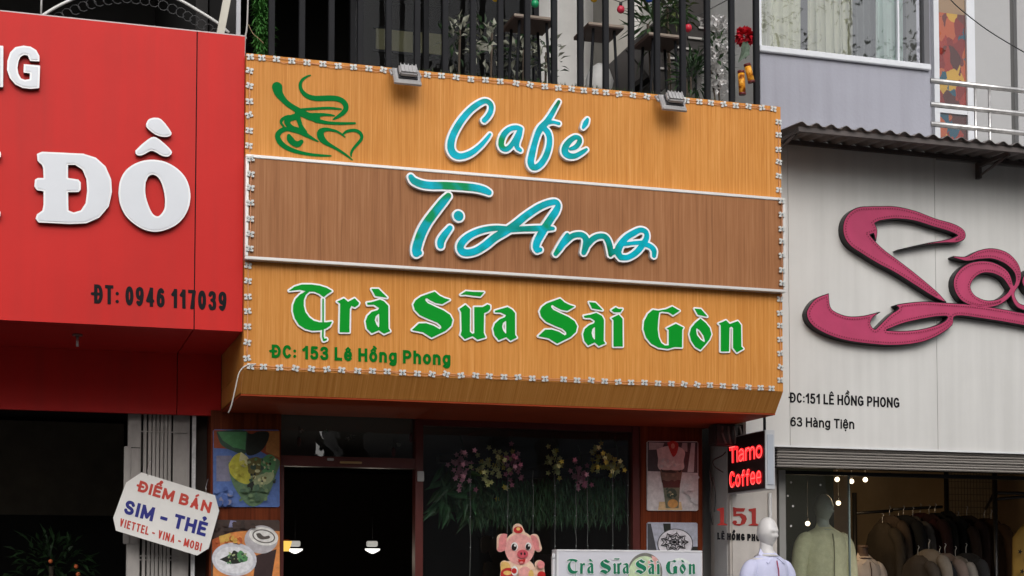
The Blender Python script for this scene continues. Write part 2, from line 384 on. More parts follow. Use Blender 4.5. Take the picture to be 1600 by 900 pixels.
def letter(g, parent, y, depth, border, mcase, mface, mside=None, h=.003, name='letter', label=None, face='letter_face', lift=.003):
    """a raised letter: casing with a coloured face sheet on it"""
    c = MB(); extrude_loops(c, g.loops(border, h), y-depth, y, mcase, mside); o = c.build(name, parent)
    if label: o['label'] = label
    if mface is not None:
        f = MB(); extrude_loops(f, g.loops(.0012, h), y-depth-lift, y-depth, mface); f.build(face, o)
    return o
# ------------------------------------------------------------------ type
import unicodedata
def arc(cx, cz, rx, rz, a0, a1, n=14): return [(cx+rx*math.cos(math.radians(a0+(a1-a0)*k/n)), cz+rz*math.sin(math.radians(a0+(a1-a0)*k/n))) for k in range(n+1)]
H_, L_ = .9999, .0001
SANS = {  # width, strokes in a box 0..1 wide and 0..1 high (lower case up to .73); 's' marks a spline
    'A': (.70, [[(.0, 0), (.5, H_), (1, 0)], [(.2, .30), (.8, .30)]]),
    'B': (.62, [[(0, 0), (0, 1)], [(.02, H_), (.5, H_)]+arc(.5, .765, .42, .235, 90, -90)+[(.02, .53)], [(.02, .53), (.52, .53)]+arc(.52, .265, .48, .265, 90, -90)+[(.02, L_)]]),
    'C': (.60, [arc(.52, .5, .52, .5, 42, 318, 24)]), 'D': (.64, [[(0, 0), (0, 1)], [(.02, H_), (.4, H_)]+arc(.4, .5, .6, .5, 90, -90)+[(.02, L_)]]),
    'E': (.50, [[(0, 0), (0, 1)], [(0, H_), (1, H_)], [(0, .52), (.88, .52)], [(0, L_), (1, L_)]]),
    'G': (.66, [arc(.5, .5, .5, .5, 42, 330, 24), [(.56, .46), (1, .46), (1, .12)]]), 'H': (.64, [[(0, 0), (0, 1)], [(1, 0), (1, 1)], [(0, .52), (1, .52)]]),
    'I': (.0, [[(0, 0), (0, 1)]]), 'L': (.48, [[(0, 0), (0, 1)], [(0, L_), (1, L_)]]), 'M': (.84, [[(0, 0), (.03, 1)], [(.04, H_), (.5, .1), (.96, H_)], [(1, 0), (.97, 1)]]),
    'N': (.66, [[(0, 0), (0, 1)], [(.0, H_), (1, L_)], [(1, 0), (1, 1)]]), 'O': (.68, [arc(.5, .5, .5, .5, 0, 360, 30)]),
    'P': (.58, [[(0, 0), (0, 1)], [(.02, H_), (.5, H_)]+arc(.5, .72, .5, .28, 90, -90)+[(.02, .44)]]),
    'S': (.58, [['s', (.95, .80), (.76, .96), (.5, 1), (.2, .95), (.04, .76), (.2, .58), (.5, .5), (.82, .41), (.97, .24), (.82, .05), (.5, 0), (.2, .04), (.02, .2)]]),
    'T': (.58, [[(0, H_), (1, H_)], [(.5, 0), (.5, H_)]]), 'V': (.66, [[(0, 1), (.5, L_), (1, 1)]]),
    '0': (.56, [arc(.5, .5, .5, .5, 0, 360, 30)]), '1': (.34, [[(0, .74), (.85, .97)], [(.9, 0), (.9, 1)]]),
    '3': (.54, [['s', (.02, .84), (.2, .97), (.5, 1), (.85, .93), (.93, .76), (.8, .59), (.42, .53)], ['s', (.42, .53), (.85, .46), (1, .27), (.88, .06), (.5, 0), (.18, .03), (0, .17)]]),
    '4': (.60, [[(.74, 0), (.74, 1)], [(.72, .98), (0, .26), (1, .26)]]),
    '5': (.54, [[(.9, H_), (.14, H_), (.08, .52)], ['s', (.08, .53), (.3, .62), (.55, .63), (.9, .52), (1, .31), (.88, .07), (.5, 0), (.15, .03), (0, .15)]]),
    '6': (.56, [['s', (.9, .88), (.6, 1), (.25, .88), (.05, .6), (0, .33), (.12, .08), (.5, 0), (.88, .09), (1, .31), (.86, .54), (.5, .62), (.15, .53), (.02, .34)]]),
    '9': (.56, [['s', (.1, .12), (.4, 0), (.75, .12), (.95, .4), (1, .67), (.88, .92), (.5, 1), (.12, .91), (0, .69), (.14, .46), (.5, .38), (.85, .47), (.98, .66)]]),
    '7': (.52, [[(0, H_), (1, H_), (.35, 0)]]),
    'a': (.50, [['s', (.08, .62), (.3, .72), (.6, .72), (.9, .6), (.94, .45)], [(.94, .46), (.94, 0)], ['s', (.94, .42), (.5, .42), (.12, .34), (.0, .18), (.2, .01), (.55, .03), (.92, .2)]]),
    'e': (.54, [[(.02, .37), (.98, .37)], ['s', (.98, .37), (.92, .60), (.65, .73), (.35, .73), (.08, .58), (0, .36), (.1, .12), (.4, 0), (.7, .01), (.95, .12)]]),
    'n': (.50, [[(0, 0), (0, .73)], ['s', (0, .50), (.25, .70), (.6, .73), (.92, .60), (1, .45)], [(1, .46), (1, 0)]]),
    'h': (.50, [[(0, 0), (0, 1)], ['s', (0, .50), (.25, .70), (.6, .73), (.92, .60), (1, .45)], [(1, .46), (1, 0)]]),
    'm': (.86, [[(0, 0), (0, .73)], ['s', (0, .52), (.15, .70), (.34, .73), (.47, .62), (.5, .45)], [(.5, .46), (.5, 0)], ['s', (.5, .52), (.65, .70), (.84, .73), (.97, .62), (1, .45)], [(1, .46), (1, 0)]]),
    'o': (.54, [arc(.5, .365, .5, .365, 0, 360, 26)]), 'g': (.52, [arc(.5, .38, .5, .35, 0, 360, 26), [(1, .73), (1, -.06)], ['s', (1, -.05), (.85, -.24), (.5, -.29), (.08, -.22)]]),
    'i': (.0, [[(0, 0), (0, .73)], [(0, .95), (.001, .951)]]), 'f': (.36, [[(.42, 0), (.42, .78)], ['s', (.42, .78), (.55, .96), (1, .98)], [(0, .68), (.95, .68)]]),
    ':': (.0, [[(0, .10), (.001, .101)], [(0, .60), (.001, .601)]]), '-': (.34, [[(0, .42), (1, .42)]])}
def type_loops(s, r, asp, gap=.13):
    """outlines of a line of sans type: cap height 1, stroke half-width r, letters stretched by asp; returns (loops, length)"""
    out = []; x = 0.
    for ch in s:
        if ch == ' ': x += .26*asp+gap; continue
        dec = unicodedata.normalize('NFD', ch); base = dec[0]; marks = dec[1:]; bar = ch in 'Đđ'
        if bar: base = 'D'
        w, strokes = SANS[base]; W = w*asp; top = .73 if base.islower() and base not in 'hf' else 1.
        fx = lambda a: x+r+a*W; fz = lambda b: r+b*(1-2*r)
        D = None; segs = []; thin = []
        for st in strokes:
            if base == 'i' and marks and st[0][1] > .9: continue
            st = spline(st[1:], 5) if st[0] == 's' else st
            q = [[fx(a), fz(b), r] for a, b in st]
            for e in (0, -1):
                if st[e][1] == 0: q[e][1] = -2*r
                if st[e][1] == 1: q[e][1] = 1+2*r
                if base in 'ELT-7' and st[e][0] == 1: q[e][0] += 2*r
                if base in 'T-7' and st[e][0] == 0: q[e][0] -= 2*r
            segs.append(q)
        if bar: thin.append([(x-.10, .5, r*.85), (x+.30*asp+r, .5, r*.85)])
        rt = r*.72; t0 = top; circ = '\u0302' in marks; cx = fx(.5)
        for mk in marks:
            if mk == '\u0302': thin.append([(cx-.16*asp-.02, t0+.10, rt), (cx, t0+.24, rt), (cx+.16*asp+.02, t0+.10, rt)])
            dx, dz = (.15, .16) if circ else (0, 0)
            if mk == '\u0300': thin.append([(cx+dx-.10, t0+dz+.26, rt), (cx+dx+.05, t0+dz+.12, rt)])
            if mk == '\u0301': thin.append([(cx+dx+.10, t0+dz+.26, rt), (cx+dx-.05, t0+dz+.12, rt)])
            if mk == '\u0309': thin.append(spline([(cx+dx-.08, t0+dz+.24, rt), (cx+dx, t0+dz+.30, rt), (cx+dx+.08, t0+dz+.24, rt), (cx+dx+.01, t0+dz+.17, rt), (cx+dx, t0+dz+.12, rt)], 3))
            if mk == '\u0323': thin.append([(cx, -.17, r), (cx+.001, -.17, r)])
        h = .028; X, Z = np.meshgrid(np.arange(x-.25, x+W+2*r+.35, h), np.arange(-.5, 1.62, h)); D = np.full(X.shape, 1e9)
        for q in segs:
            for a, b in zip(q[:-1], q[1:]): D = np.minimum(D, seg_sdf(X, Z, a, b))
        D = np.maximum(D, Z-1.0);
        if base != 'g': D = np.maximum(D, -Z)
        if base in 'ELT-7': D = np.maximum(D, np.maximum(x-X, X-(x+W+2*r)))
        for q in thin:
            for a, b in zip(q[:-1], q[1:]): D = np.minimum(D, seg_sdf(X, Z, a, b))
        D[np.abs(D) < 1e-9] = 1e-9
        out.append(contours(D, X[0, 0], Z[0, 0], h)); x += W+2*r+gap
    return out, x-gap
def type_on(mb, s, fn, m, bold=.09, thick=None, ratio=None, gap=.13):
    """fn(a, b): a runs 0..1 along the line, b = 0 baseline, 1 cap height -> point; ratio: line length in cap heights"""
    asp = 1.
    if ratio:
        l0, l1 = [sum((SANS['D' if c in 'Đđ' else unicodedata.normalize('NFD', c)[0]][0]*k+2*bold if c != ' ' else .26*k)+gap for c in s)-gap for k in (0, 1)]
        asp = max(.3, (ratio-l0)/(l1-l0))
    glyphs, L = type_loops(s, bold, asp, gap)
    for loops in glyphs:
        flat = [Vector((a, b, 0)) for l in loops for a, b in l]
        pts = [Vector(fn(v.x/L, v.y)) for v in flat]
        tris = fill_loops(loops)
        mb.raw(pts, tris, m)
        if thick is not None:
            k = 0; T = Vector(thick)
            for l in loops:
                n = len(l); q = pts[k:k+n]; mb.raw(q+[p+T for p in q], [(i, (i+1) % n, n+(i+1) % n, n+i) for i in range(n)], m); k += n
def px_text(mb, s, p0, p1, capv, y, m, bold=.09, thick=None, gap=.13):
    def fn(a, b): return P(p0[0]+a*(p1[0]-p0[0])+b*capv[0], p0[1]+a*(p1[1]-p0[1])+b*capv[1], y)
    ratio = (Vector(fn(1, 0))-Vector(fn(0, 0))).length/(Vector(fn(0, 1))-Vector(fn(0, 0))).length
    type_on(mb, s, fn, m, bold, (0, thick, 0) if thick else None, ratio, gap)
# ------------------------------------------------------------------ depths (metres behind the front of the cafe signboard)
Y_RED, Y_BAND, Y_FAC, Y_SWAN, Y_PIL = .05, -.06, 1.15, .70, .95
SX0, SX1 = P(385, 83, 0).x, P(1219.5, 167, 0).x
SZ1, SZ0 = P(385, 83, 0).z, P(383, 577, 0).z
GZ = .15                                          # pavement level
print('sign', SX0, SX1, SZ0, SZ1)
# ================================================================== ground and street
def build_street():
    asphalt = mat('asphalt', (.05, .05, .052), .9, var=.2, scale=6, bump=.4)
    paving = mat('paving_tiles', (.10, .095, .09), .85, var=.15, scale=5, bump=.2)
    kerbm = mat('kerb_stone', (.34, .33, .32), .85, var=.12)
    lines = mat('road_paint', (.75, .75, .72), .7, var=.15)
    for nm, a, b, m in (('ground', (-200, -200, -.06), (200, 200, -.03), asphalt), ('road', (-60, -9.4, -.03), (60, -2.4, 0), asphalt),
                        ('pavement', (-60, -2.3, -.03), (60, 8, GZ), paving), ('pavement', (-60, -20, -.03), (60, -9.5, GZ), paving),
                        ('kerb', (-60, -2.4, -.03), (60, -2.3, GZ), kerbm), ('kerb', (-60, -9.5, -.03), (60, -9.4, GZ), kerbm)):
        q = MB(); q.box(a, b, m); tag(q.build(nm), kind='structure')
    q = MB()
    for k in range(-14, 15): q.box((k*4-1, -5.96, .0), (k*4+1, -5.84, .004), lines)
    tag(q.build('road_marking'), kind='structure')
build_street()
# ================================================================== cafe signboard
def build_cafe_sign():
    t = thing('signboard', (SX0, 0, SZ0), 'big honey-wood signboard with brown centre band, teal and green raised lettering', 'shop sign')
    zb = SZ0; dz = .15; yb = .12
    q = MB(); q.box((SX0, 0, zb), (SX1, yb, SZ1), ORANGE); q.build('front_panel', t)
    q = MB()                                           # sloping lower edge, then the soffit running back to the shop front
    q.face([(SX0, 0, zb-.001), (SX1, 0, zb-.001), (SX1, yb+.01, zb-dz), (SX0, yb+.01, zb-dz)], ORANGE)
    q.face([(SX1, 0, zb), (SX1, yb, zb), (SX1, Y_FAC+.05, zb), (SX1, Y_FAC+.05, zb-dz), (SX1, yb+.01, zb-dz)], ORANGE)
    q.face([(SX0, 0, zb), (SX0, yb+.01, zb-dz), (SX0, Y_FAC+.05, zb-dz), (SX0, Y_FAC+.05, zb), (SX0, yb, zb)], ORANGE)
    q.build('lower_edge', t)
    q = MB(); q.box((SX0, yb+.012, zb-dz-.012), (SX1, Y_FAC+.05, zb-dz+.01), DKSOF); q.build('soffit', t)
    for xx in (SX0, SX1-.02): q = MB(); q.box((xx, yb+.003, zb+.003), (xx+.02, Y_FAC+.05, SZ1-.27), ORANGE); q.build('side_panel', t)
    # centre band and its metal trim
    a, b = P(384, 241, Y_BAND), P(1226, 450, Y_BAND); a2, b2 = P(386, 405, Y_BAND), P(1226, 312, Y_BAND)
    bx0, bx1, bz1, bz0 = P(384, 241, Y_BAND).x, P(1226.5, 312, Y_BAND).x, P(385, 241, Y_BAND).z, P(385, 405, Y_BAND).z
    q = MB(); q.box((bx0+.012, Y_BAND, bz0+.012), (bx1-.012, -.002, bz1-.012), BROWN); band = q.build('centre_band', t)
    q = MB(); w = .021; yo = Y_BAND-.008
    for (x0, x1, z0, z1) in ((bx0, bx1, bz1-w, bz1), (bx0, bx1, bz0, bz0+w), (bx0, bx0+w, bz0+w, bz1-w), (bx1-w, bx1, bz0+w, bz1-w)):
        q.box((x0, yo, z0), (x1, -.002, z1), ALU, .003)
    q.build('band_trim', t)
    # hand-script lettering of the upper line
    o6 = 6.25
    C = dict(ox=680, oy=140, sc=o6)
    def L(strokes, y, depth, C=C):
        letter(px_glyph(y, C['ox'], C['oy'], C['sc'], strokes), t, y, depth, .0135, WHITE, TEAL, WHITE_SIDE, h=.0035)
    ys = -.045
    def raise_(strokes, C, y0=0., d=.036):
        # traced on the front of the letters
        g = px_glyph(y0-d, C['ox'], C['oy'], C['sc'], strokes); letter(g, t, y0, d, .0145, WHITE, TEAL, WHITE_SIDE, h=.0035)
    raise_([[(478, 300, 22), (512, 265, 23), (540, 215, 23), (546, 160, 23), (520, 122, 22), (475, 114, 22), (410, 147, 25), (340, 202, 26), (275, 275, 28), (220, 355, 30), (172, 450, 31), (152, 530, 33), (158, 592, 34), (190, 635, 33), (242, 652, 28), (310, 638, 26), (380, 600, 23), (450, 540, 19), (503, 480, 16), (535, 437, 11)]], C)
    raise_([[(832, 380, 18), (795, 372, 22), (740, 380, 22), (690, 415, 25), (655, 470, 27), (643, 530, 27), (660, 572, 26), (700, 580, 23), (742, 545, 22), (785, 480, 22), (830, 385, 20)], [(835, 385, 20), (818, 450, 25), (795, 515, 26), (800, 565, 21), (832, 593, 15)]], C)
    raise_([[(1207, 118, 14), (1168, 185, 20), (1125, 260, 24), (1085, 320, 28), (1035, 372, 30), (1003, 425, 28), (972, 520, 27), (947, 620, 31), (932, 700, 32), (948, 752, 30), (990, 757, 27), (1038, 718, 28), (1080, 650, 28), (1107, 570, 27), (1116, 490, 26), (1100, 420, 27), (1055, 372, 25)], [(1085, 325, 20), (1150, 318, 13), (1208, 332, 14)]], C)
    raise_([[(1318, 580, 14), (1372, 560, 22), (1408, 512, 23), (1405, 475, 20), (1365, 467, 22), (1312, 503, 26), (1272, 560, 31), (1268, 612, 33), (1305, 645, 28), (1365, 648, 23), (1430, 615, 20), (1476, 585, 13)]], C)
    raise_([[(1487, 290, 13), (1468, 330, 24), (1445, 370, 13)]], C)
    C2 = dict(ox=630, oy=265, sc=o6); C3 = dict(ox=800, oy=300, sc=o6)
    raise_([[(75, 72, 24), (105, 110, 32), (180, 142, 34), (270, 155, 34), (400, 156, 34), (550, 164, 34), (700, 178, 34), (790, 200, 32), (838, 224, 25)]], C2, Y_BAND)
    raise_([[(440, 257, 28), (388, 315, 36), (312, 410, 38), (238, 510, 40), (187, 600, 42), (152, 690, 42), (130, 770, 42), (127, 815, 36)], [(140, 815, 30), (160, 812, 22)]], C2, Y_BAND)
    raise_([[(457, 570, 24), (402, 640, 31), (368, 700, 34), (365, 742, 30)]], C2, Y_BAND)
    raise_([[(540, 452, 46), (541, 453, 46)]], C2, Y_BAND)
    raise_([[(1010, 577, 22), (900, 572, 24), (780, 590, 26), (670, 632, 28), (592, 690, 32), (557, 750, 33), (575, 800, 34), (632, 813, 32), (712, 793, 32), (800, 740, 34), (900, 660, 35), (1000, 602, 35), (1090, 540, 34), (1200, 450, 32), (1320, 370, 30), (1420, 327, 28), (1488, 318, 26), (1512, 352, 26), (1488, 410, 33), (1440, 480, 34), (1388, 560, 36), (1340, 640, 36), (1305, 710, 34), (1297, 760, 32), (1308, 785, 28)], [(1310, 785, 27), (1338, 782, 20)],
            [(1030, 588, 24), (1150, 580, 25), (1300, 575, 27), (1400, 573, 25), (1465, 575, 15)]], C2, Y_BAND)
    raise_([[(425, 605, 19), (470, 540, 27), (513, 470, 27), (540, 420, 19)], [(500, 505, 25), (585, 432, 24), (655, 416, 24), (702, 432, 27), (724, 475, 30), (718, 540, 30), (700, 592, 22)], [(722, 530, 26), (788, 460, 26), (850, 432, 24), (905, 437, 25), (938, 480, 28), (958, 550, 28), (962, 612, 20)],
            [(962, 605, 20), (1005, 580, 24), (1045, 560, 28)],
            [(1060, 638, 26), (1130, 638, 24), (1210, 592, 26), (1278, 512, 28), (1314, 445, 24), (1304, 388, 22), (1250, 372, 23), (1190, 400, 27), (1120, 442, 27), (1062, 510, 31), (1032, 580, 33), (1060, 638, 26)], [(1085, 512, 16), (1190, 498, 16), (1280, 495, 20)], [(1290, 508, 22), (1350, 530, 22), (1386, 572, 25), (1386, 622, 20)]], C3, Y_BAND)
    # black-letter line: outlines
    global BLACKLETTER
    BLACKLETTER = []
    A = (440, 430, o6); B = (640, 440, o6); D = (830, 450, o6); E_ = (960, 460, o6)
    Spts = [(245, 100), (292, 140), (340, 163), (390, 178), (318, 218), (255, 207), (200, 180), (168, 158), (150, 168), (152, 186), (175, 212), (240, 243), (330, 283), (392, 325), (418, 375), (405, 430), (350, 480), (215, 545), (130, 492), (25, 472), (92, 410), (160, 408), (230, 430), (292, 467), (312, 455), (308, 430), (270, 397), (190, 366), (100, 325), (52, 275), (38, 225), (60, 183), (110, 147), (165, 127)]
    specs = [
        (A, [[[(75, 150), (130, 112), (200, 92), (290, 92), (370, 103), (440, 125), (490, 155), (450, 180), (410, 212), (370, 180), (320, 158), (270, 158), (235, 190), (215, 240), (215, 300), (230, 360), (265, 410), (310, 445), (370, 462), (430, 462), (490, 455), (470, 495), (430, 520), (370, 537), (300, 540), (230, 522), (170, 482), (130, 420), (112, 350), (115, 290), (140, 230), (180, 190), (240, 155), (180, 140), (120, 145)]]],
            [[(405, 235, 6), (405, 460, 6)], [(404, 530, 6), (402, 600, 7), (412, 634, 8), (434, 626, 8)]]),
        (A, [[[(545, 258), (608, 228), (648, 262), (712, 228), (755, 270), (748, 288), (715, 312), (680, 295), (664, 330), (660, 555), (568, 555), (574, 275)]]], []),
        (A, [[[(880, 135), (945, 135), (1030, 218), (915, 200)]]], []),
        (A, [[[(835, 270), (880, 264), (960, 240), (1000, 258), (1040, 300), (1042, 520), (1058, 545), (1000, 570), (950, 535), (880, 565), (835, 520), (822, 450), (840, 400), (880, 360), (940, 342), (955, 320), (900, 285), (840, 288)], [(945, 375), (917, 400), (907, 440), (922, 480), (945, 512), (955, 505), (955, 375)]]], []),
        (B, [[Spts]], []),
        (B, [[[(500, 128), (550, 95), (620, 102), (725, 104), (690, 143), (600, 133), (545, 125)]]], []),
        (B, [[[(488, 268), (545, 228), (588, 268), (586, 490), (612, 512), (634, 505), (632, 250), (715, 250), (760, 225), (785, 235), (785, 265), (765, 290), (725, 307), (722, 500), (740, 543), (665, 565), (615, 530), (540, 560), (500, 520), (510, 480), (505, 300)]]], []),
        (B, [[[(835, 285), (880, 272), (955, 250), (1000, 275), (1028, 310), (1028, 520), (1045, 545), (985, 575), (945, 540), (870, 570), (830, 520), (818, 460), (835, 410), (880, 370), (930, 350), (945, 327), (890, 300), (835, 298)], [(935, 382), (910, 402), (900, 440), (912, 480), (938, 512), (945, 505), (945, 382)]]], []),
        (D, [[[(48+x*.955, 105+(y-100)*.98) for x, y in Spts]]], []),
        (D, [[[(567, 140), (625, 145), (695, 215), (595, 197)]]], []),
        (D, [[[(515, 273), (570, 263), (635, 245), (690, 275), (708, 310), (706, 520), (722, 540), (660, 565), (620, 530), (555, 560), (520, 515), (508, 450), (525, 400), (565, 365), (615, 345), (625, 320), (580, 290), (520, 288)], [(613, 382), (594, 402), (587, 440), (597, 480), (618, 508), (624, 500), (624, 382)]]], []),
        (D, [[[(785, 217), (825, 190), (850, 205), (890, 205), (870, 235), (810, 235)]]], []),
        (D, [[[(785, 295), (855, 262), (890, 302), (892, 570), (805, 570), (805, 312)]]], []),
        (E_, [[[(375, 152), (430, 160), (500, 148), (565, 120), (635, 160), (572, 200), (530, 172), (465, 165), (435, 175), (425, 250), (420, 340), (430, 420), (455, 475), (490, 500), (532, 500), (532, 345), (512, 332), (600, 288), (672, 325), (660, 345), (658, 515), (590, 512), (520, 530), (430, 518), (360, 480), (310, 420), (285, 340), (292, 260), (330, 190)]]], []),
        (E_, [[[(785, 140), (845, 145), (905, 215), (815, 197)]]], []),
        (E_, [[[(840, 238), (890, 280), (930, 330), (945, 390), (925, 440), (885, 490), (840, 540), (790, 510), (750, 450), (735, 390), (750, 330), (790, 280)], [(800, 325), (835, 350), (870, 400), (885, 450), (880, 470), (840, 445), (805, 400), (795, 350)]]], []),
        (E_, [[[(1020, 285), (1090, 255), (1125, 290), (1205, 262), (1235, 300), (1238, 510), (1258, 530), (1195, 565), (1160, 520), (1160, 325), (1141, 312), (1122, 325), (1118, 555), (1040, 555), (1040, 300)]]], [])]
    for k, (C_, polys, st) in enumerate(specs):
        g = px_glyph(-.014, *C_, strokes=st, polys=polys, smooth=False)
        letter(g, t, 0, .013+.0005*(k % 2), .0125, WHITE, GREEN, WHITE_SIDE, h=.003)
        BLACKLETTER.append(g)
    # painted cup emblem
    g1 = px_glyph(-.004, 420, 110, 10, [
        [(132, 262, 78), (150, 345, 64), (215, 440, 46), (300, 525, 40), (400, 590, 40), (490, 650, 52)],
        [(490, 650, 52), (600, 705, 52), (720, 738, 58), (765, 742, 36)], [(700, 705, 38), (850, 690, 20), (950, 695, 14), (1025, 708, 6)],
        [(740, 780, 34), (900, 815, 22), (1100, 828, 18), (1345, 825, 13)], [(480, 620, 20), (560, 608, 16), (700, 598, 16), (880, 588, 16), (1000, 590, 15), (1130, 604, 8)],
        [(650, 75, 5), (590, 97, 11), (522, 150, 17), (492, 220, 22), (502, 290, 24), (548, 360, 29), (622, 408, 33), (720, 435, 36), (840, 435, 38), (960, 432, 38), (1070, 442, 38), (1150, 478, 39), (1200, 540, 39), (1200, 610, 36), (1150, 672, 29), (1080, 722, 20), (1010, 762, 7)]])
    g2 = px_glyph(-.004, 420, 165, 10, [
        [(455, 110, 42), (400, 165, 18), (290, 168, 16), (210, 215, 20), (192, 265, 18), (222, 312, 12), (240, 340, 14)], [(440, 170, 45), (340, 195, 42), (290, 235, 44), (300, 290, 38), (370, 345, 28), (450, 380, 36), (540, 430, 38), (620, 478, 26), (700, 522, 16), (770, 560, 5)],
        [(450, 170, 40), (480, 260, 30), (510, 340, 32), (560, 415, 36)], [(560, 455, 16), (480, 425, 16), (380, 392, 20), (280, 365, 28), (195, 392, 33), (142, 450, 36), (147, 520, 38), (192, 590, 38), (270, 650, 34), (380, 700, 29), (520, 740, 23), (700, 770, 18), (850, 780, 14), (970, 785, 7)],
        [(315, 472, 26), (338, 530, 48), (400, 590, 44), (460, 600, 42), (512, 560, 26)],
        [(1190, 490, 6), (1130, 440, 11), (1040, 395, 15), (930, 372, 22), (855, 380, 32), (808, 420, 48), (815, 490, 52), (862, 552, 42), (930, 602, 28), (1020, 652, 20), (1120, 712, 17), (1220, 780, 13), (1305, 848, 5)],
        [(1160, 448, 10), (1210, 406, 16), (1290, 387, 20), (1370, 392, 22), (1430, 432, 24), (1452, 490, 22), (1428, 550, 20), (1370, 615, 18), (1310, 690, 16), (1287, 740, 14), (1287, 790, 6)]])
    g1.strokes += g2.strokes
    q = MB(); extrude_loops(q, g1.loops(.0022, .0025), -.004, None, DGREEN); q.build('emblem', t)
    q = MB(); px_text(q, 'ĐC: 153 Lê Hồng Phong', (424.5, 559), (704, 571), (0, -21), -.004, TXTGREEN, .112); q.build('address_line', t)
    return t
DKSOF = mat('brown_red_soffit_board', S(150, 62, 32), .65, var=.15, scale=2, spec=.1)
cafe_sign = build_cafe_sign()
# ------------------------------------------------------------------ LED strings round the sign
def led_mesh():
    q = MB(); s = .0138
    for sx in (-1, 1):
        for sz in (-1, 1): q.box((sx*s-.0105, -.010, sz*s*.85-.0078), (sx*s+.0105, 0, sz*s*.85+.0078), LEDW, .002)
    q.box((-.014, -.012, -.010), (.014, 0, .010), LEDW, .002)
    q.box((-.006, -.0145, -.005), (.006, -.012, .005), LEDD)
    return q
_led = None
def led_string(pts, label, yaw=0.):
    """pts: module centres in order"""
    global _led
    t = thing('led_string', pts[0], label, 'led string', 'strings of LED modules edging the signboard')
    w = MB()
    for off in (.007, -.007):
        path = []
        for a, b in zip(pts[:-1], pts[1:]):
            a, b = Vector(a), Vector(b); path += [a+Vector((0, -.006, off)), (a+b)/2+Vector((rnd.uniform(-.003, .003), -.008, off-abs(rnd.gauss(0, .007))))]
        path.append(Vector(pts[-1])+Vector((0, -.006, off)))
        w.tube(path, .0022, WIRE, 5)
    w.build('wire', t)
    for p in pts:
        if _led is None: o = led_mesh().build('led_module'); _led = o
        else:
            o = _led.copy(); COL.objects.link(o); o.matrix_parent_inverse = Matrix.Identity(4)
        o.location = p; o.rotation_euler = (0, rnd.gauss(0, .16), 0); attach(o, t)
J = lambda s=.004: rnd.uniform(-s, s)
top_u = [389, 407, 430, 454, 478, 503, 527, 551, 575, 598, 621, 644, 667, 689, 712, 735, 758, 781, 806, 828, 851, 872, 893, 912, 930, 947, 967, 989, 1011, 1032, 1052, 1073, 1093, 1111, 1131, 1150, 1170, 1191, 1209]
led_string([(P(u, 300, 0).x, -.001, SZ1-.025+J(.003)) for u in top_u], 'row of white LED modules along the top edge of the wooden signboard')
bot_u = [392, 412, 437, 462, 487, 511, 534, 559, 582, 605, 629, 652, 675, 697, 720, 743, 764, 787, 809, 831, 851, 880, 901, 923, 944, 965, 985, 1006, 1027, 1048, 1068, 1088, 1108, 1128, 1147, 1168, 1187, 1204]
led_string([(P(u, 500, 0).x, -.001, SZ0+.022+J(.003)) for u in bot_u], 'row of white LED modules along the bottom edge of the wooden signboard')
def side_leds(x_or, x_band, label, n=20):
    out = []; bz0, bz1 = P(385, 405, Y_BAND).z, P(385, 241, Y_BAND).z
    for k in range(n):
        z = SZ1-.12-(SZ1-SZ0-.2)*k/(n-1)+J(.006)
        inb = bz0-.01 < z < bz1+.01
        out.append(((x_band if inb else x_or)+J(.002), (Y_BAND-.009) if inb else -.001, z))
    led_string(out, label)
side_leds(SX0+.022, P(384, 241, Y_BAND).x+.032, 'column of white LED modules on the signboard edge beside the red fascia')
side_leds(SX1-.022, P(1226.5, 312, Y_BAND).x-.035, 'column of white LED modules on the signboard edge beside the grey panel')
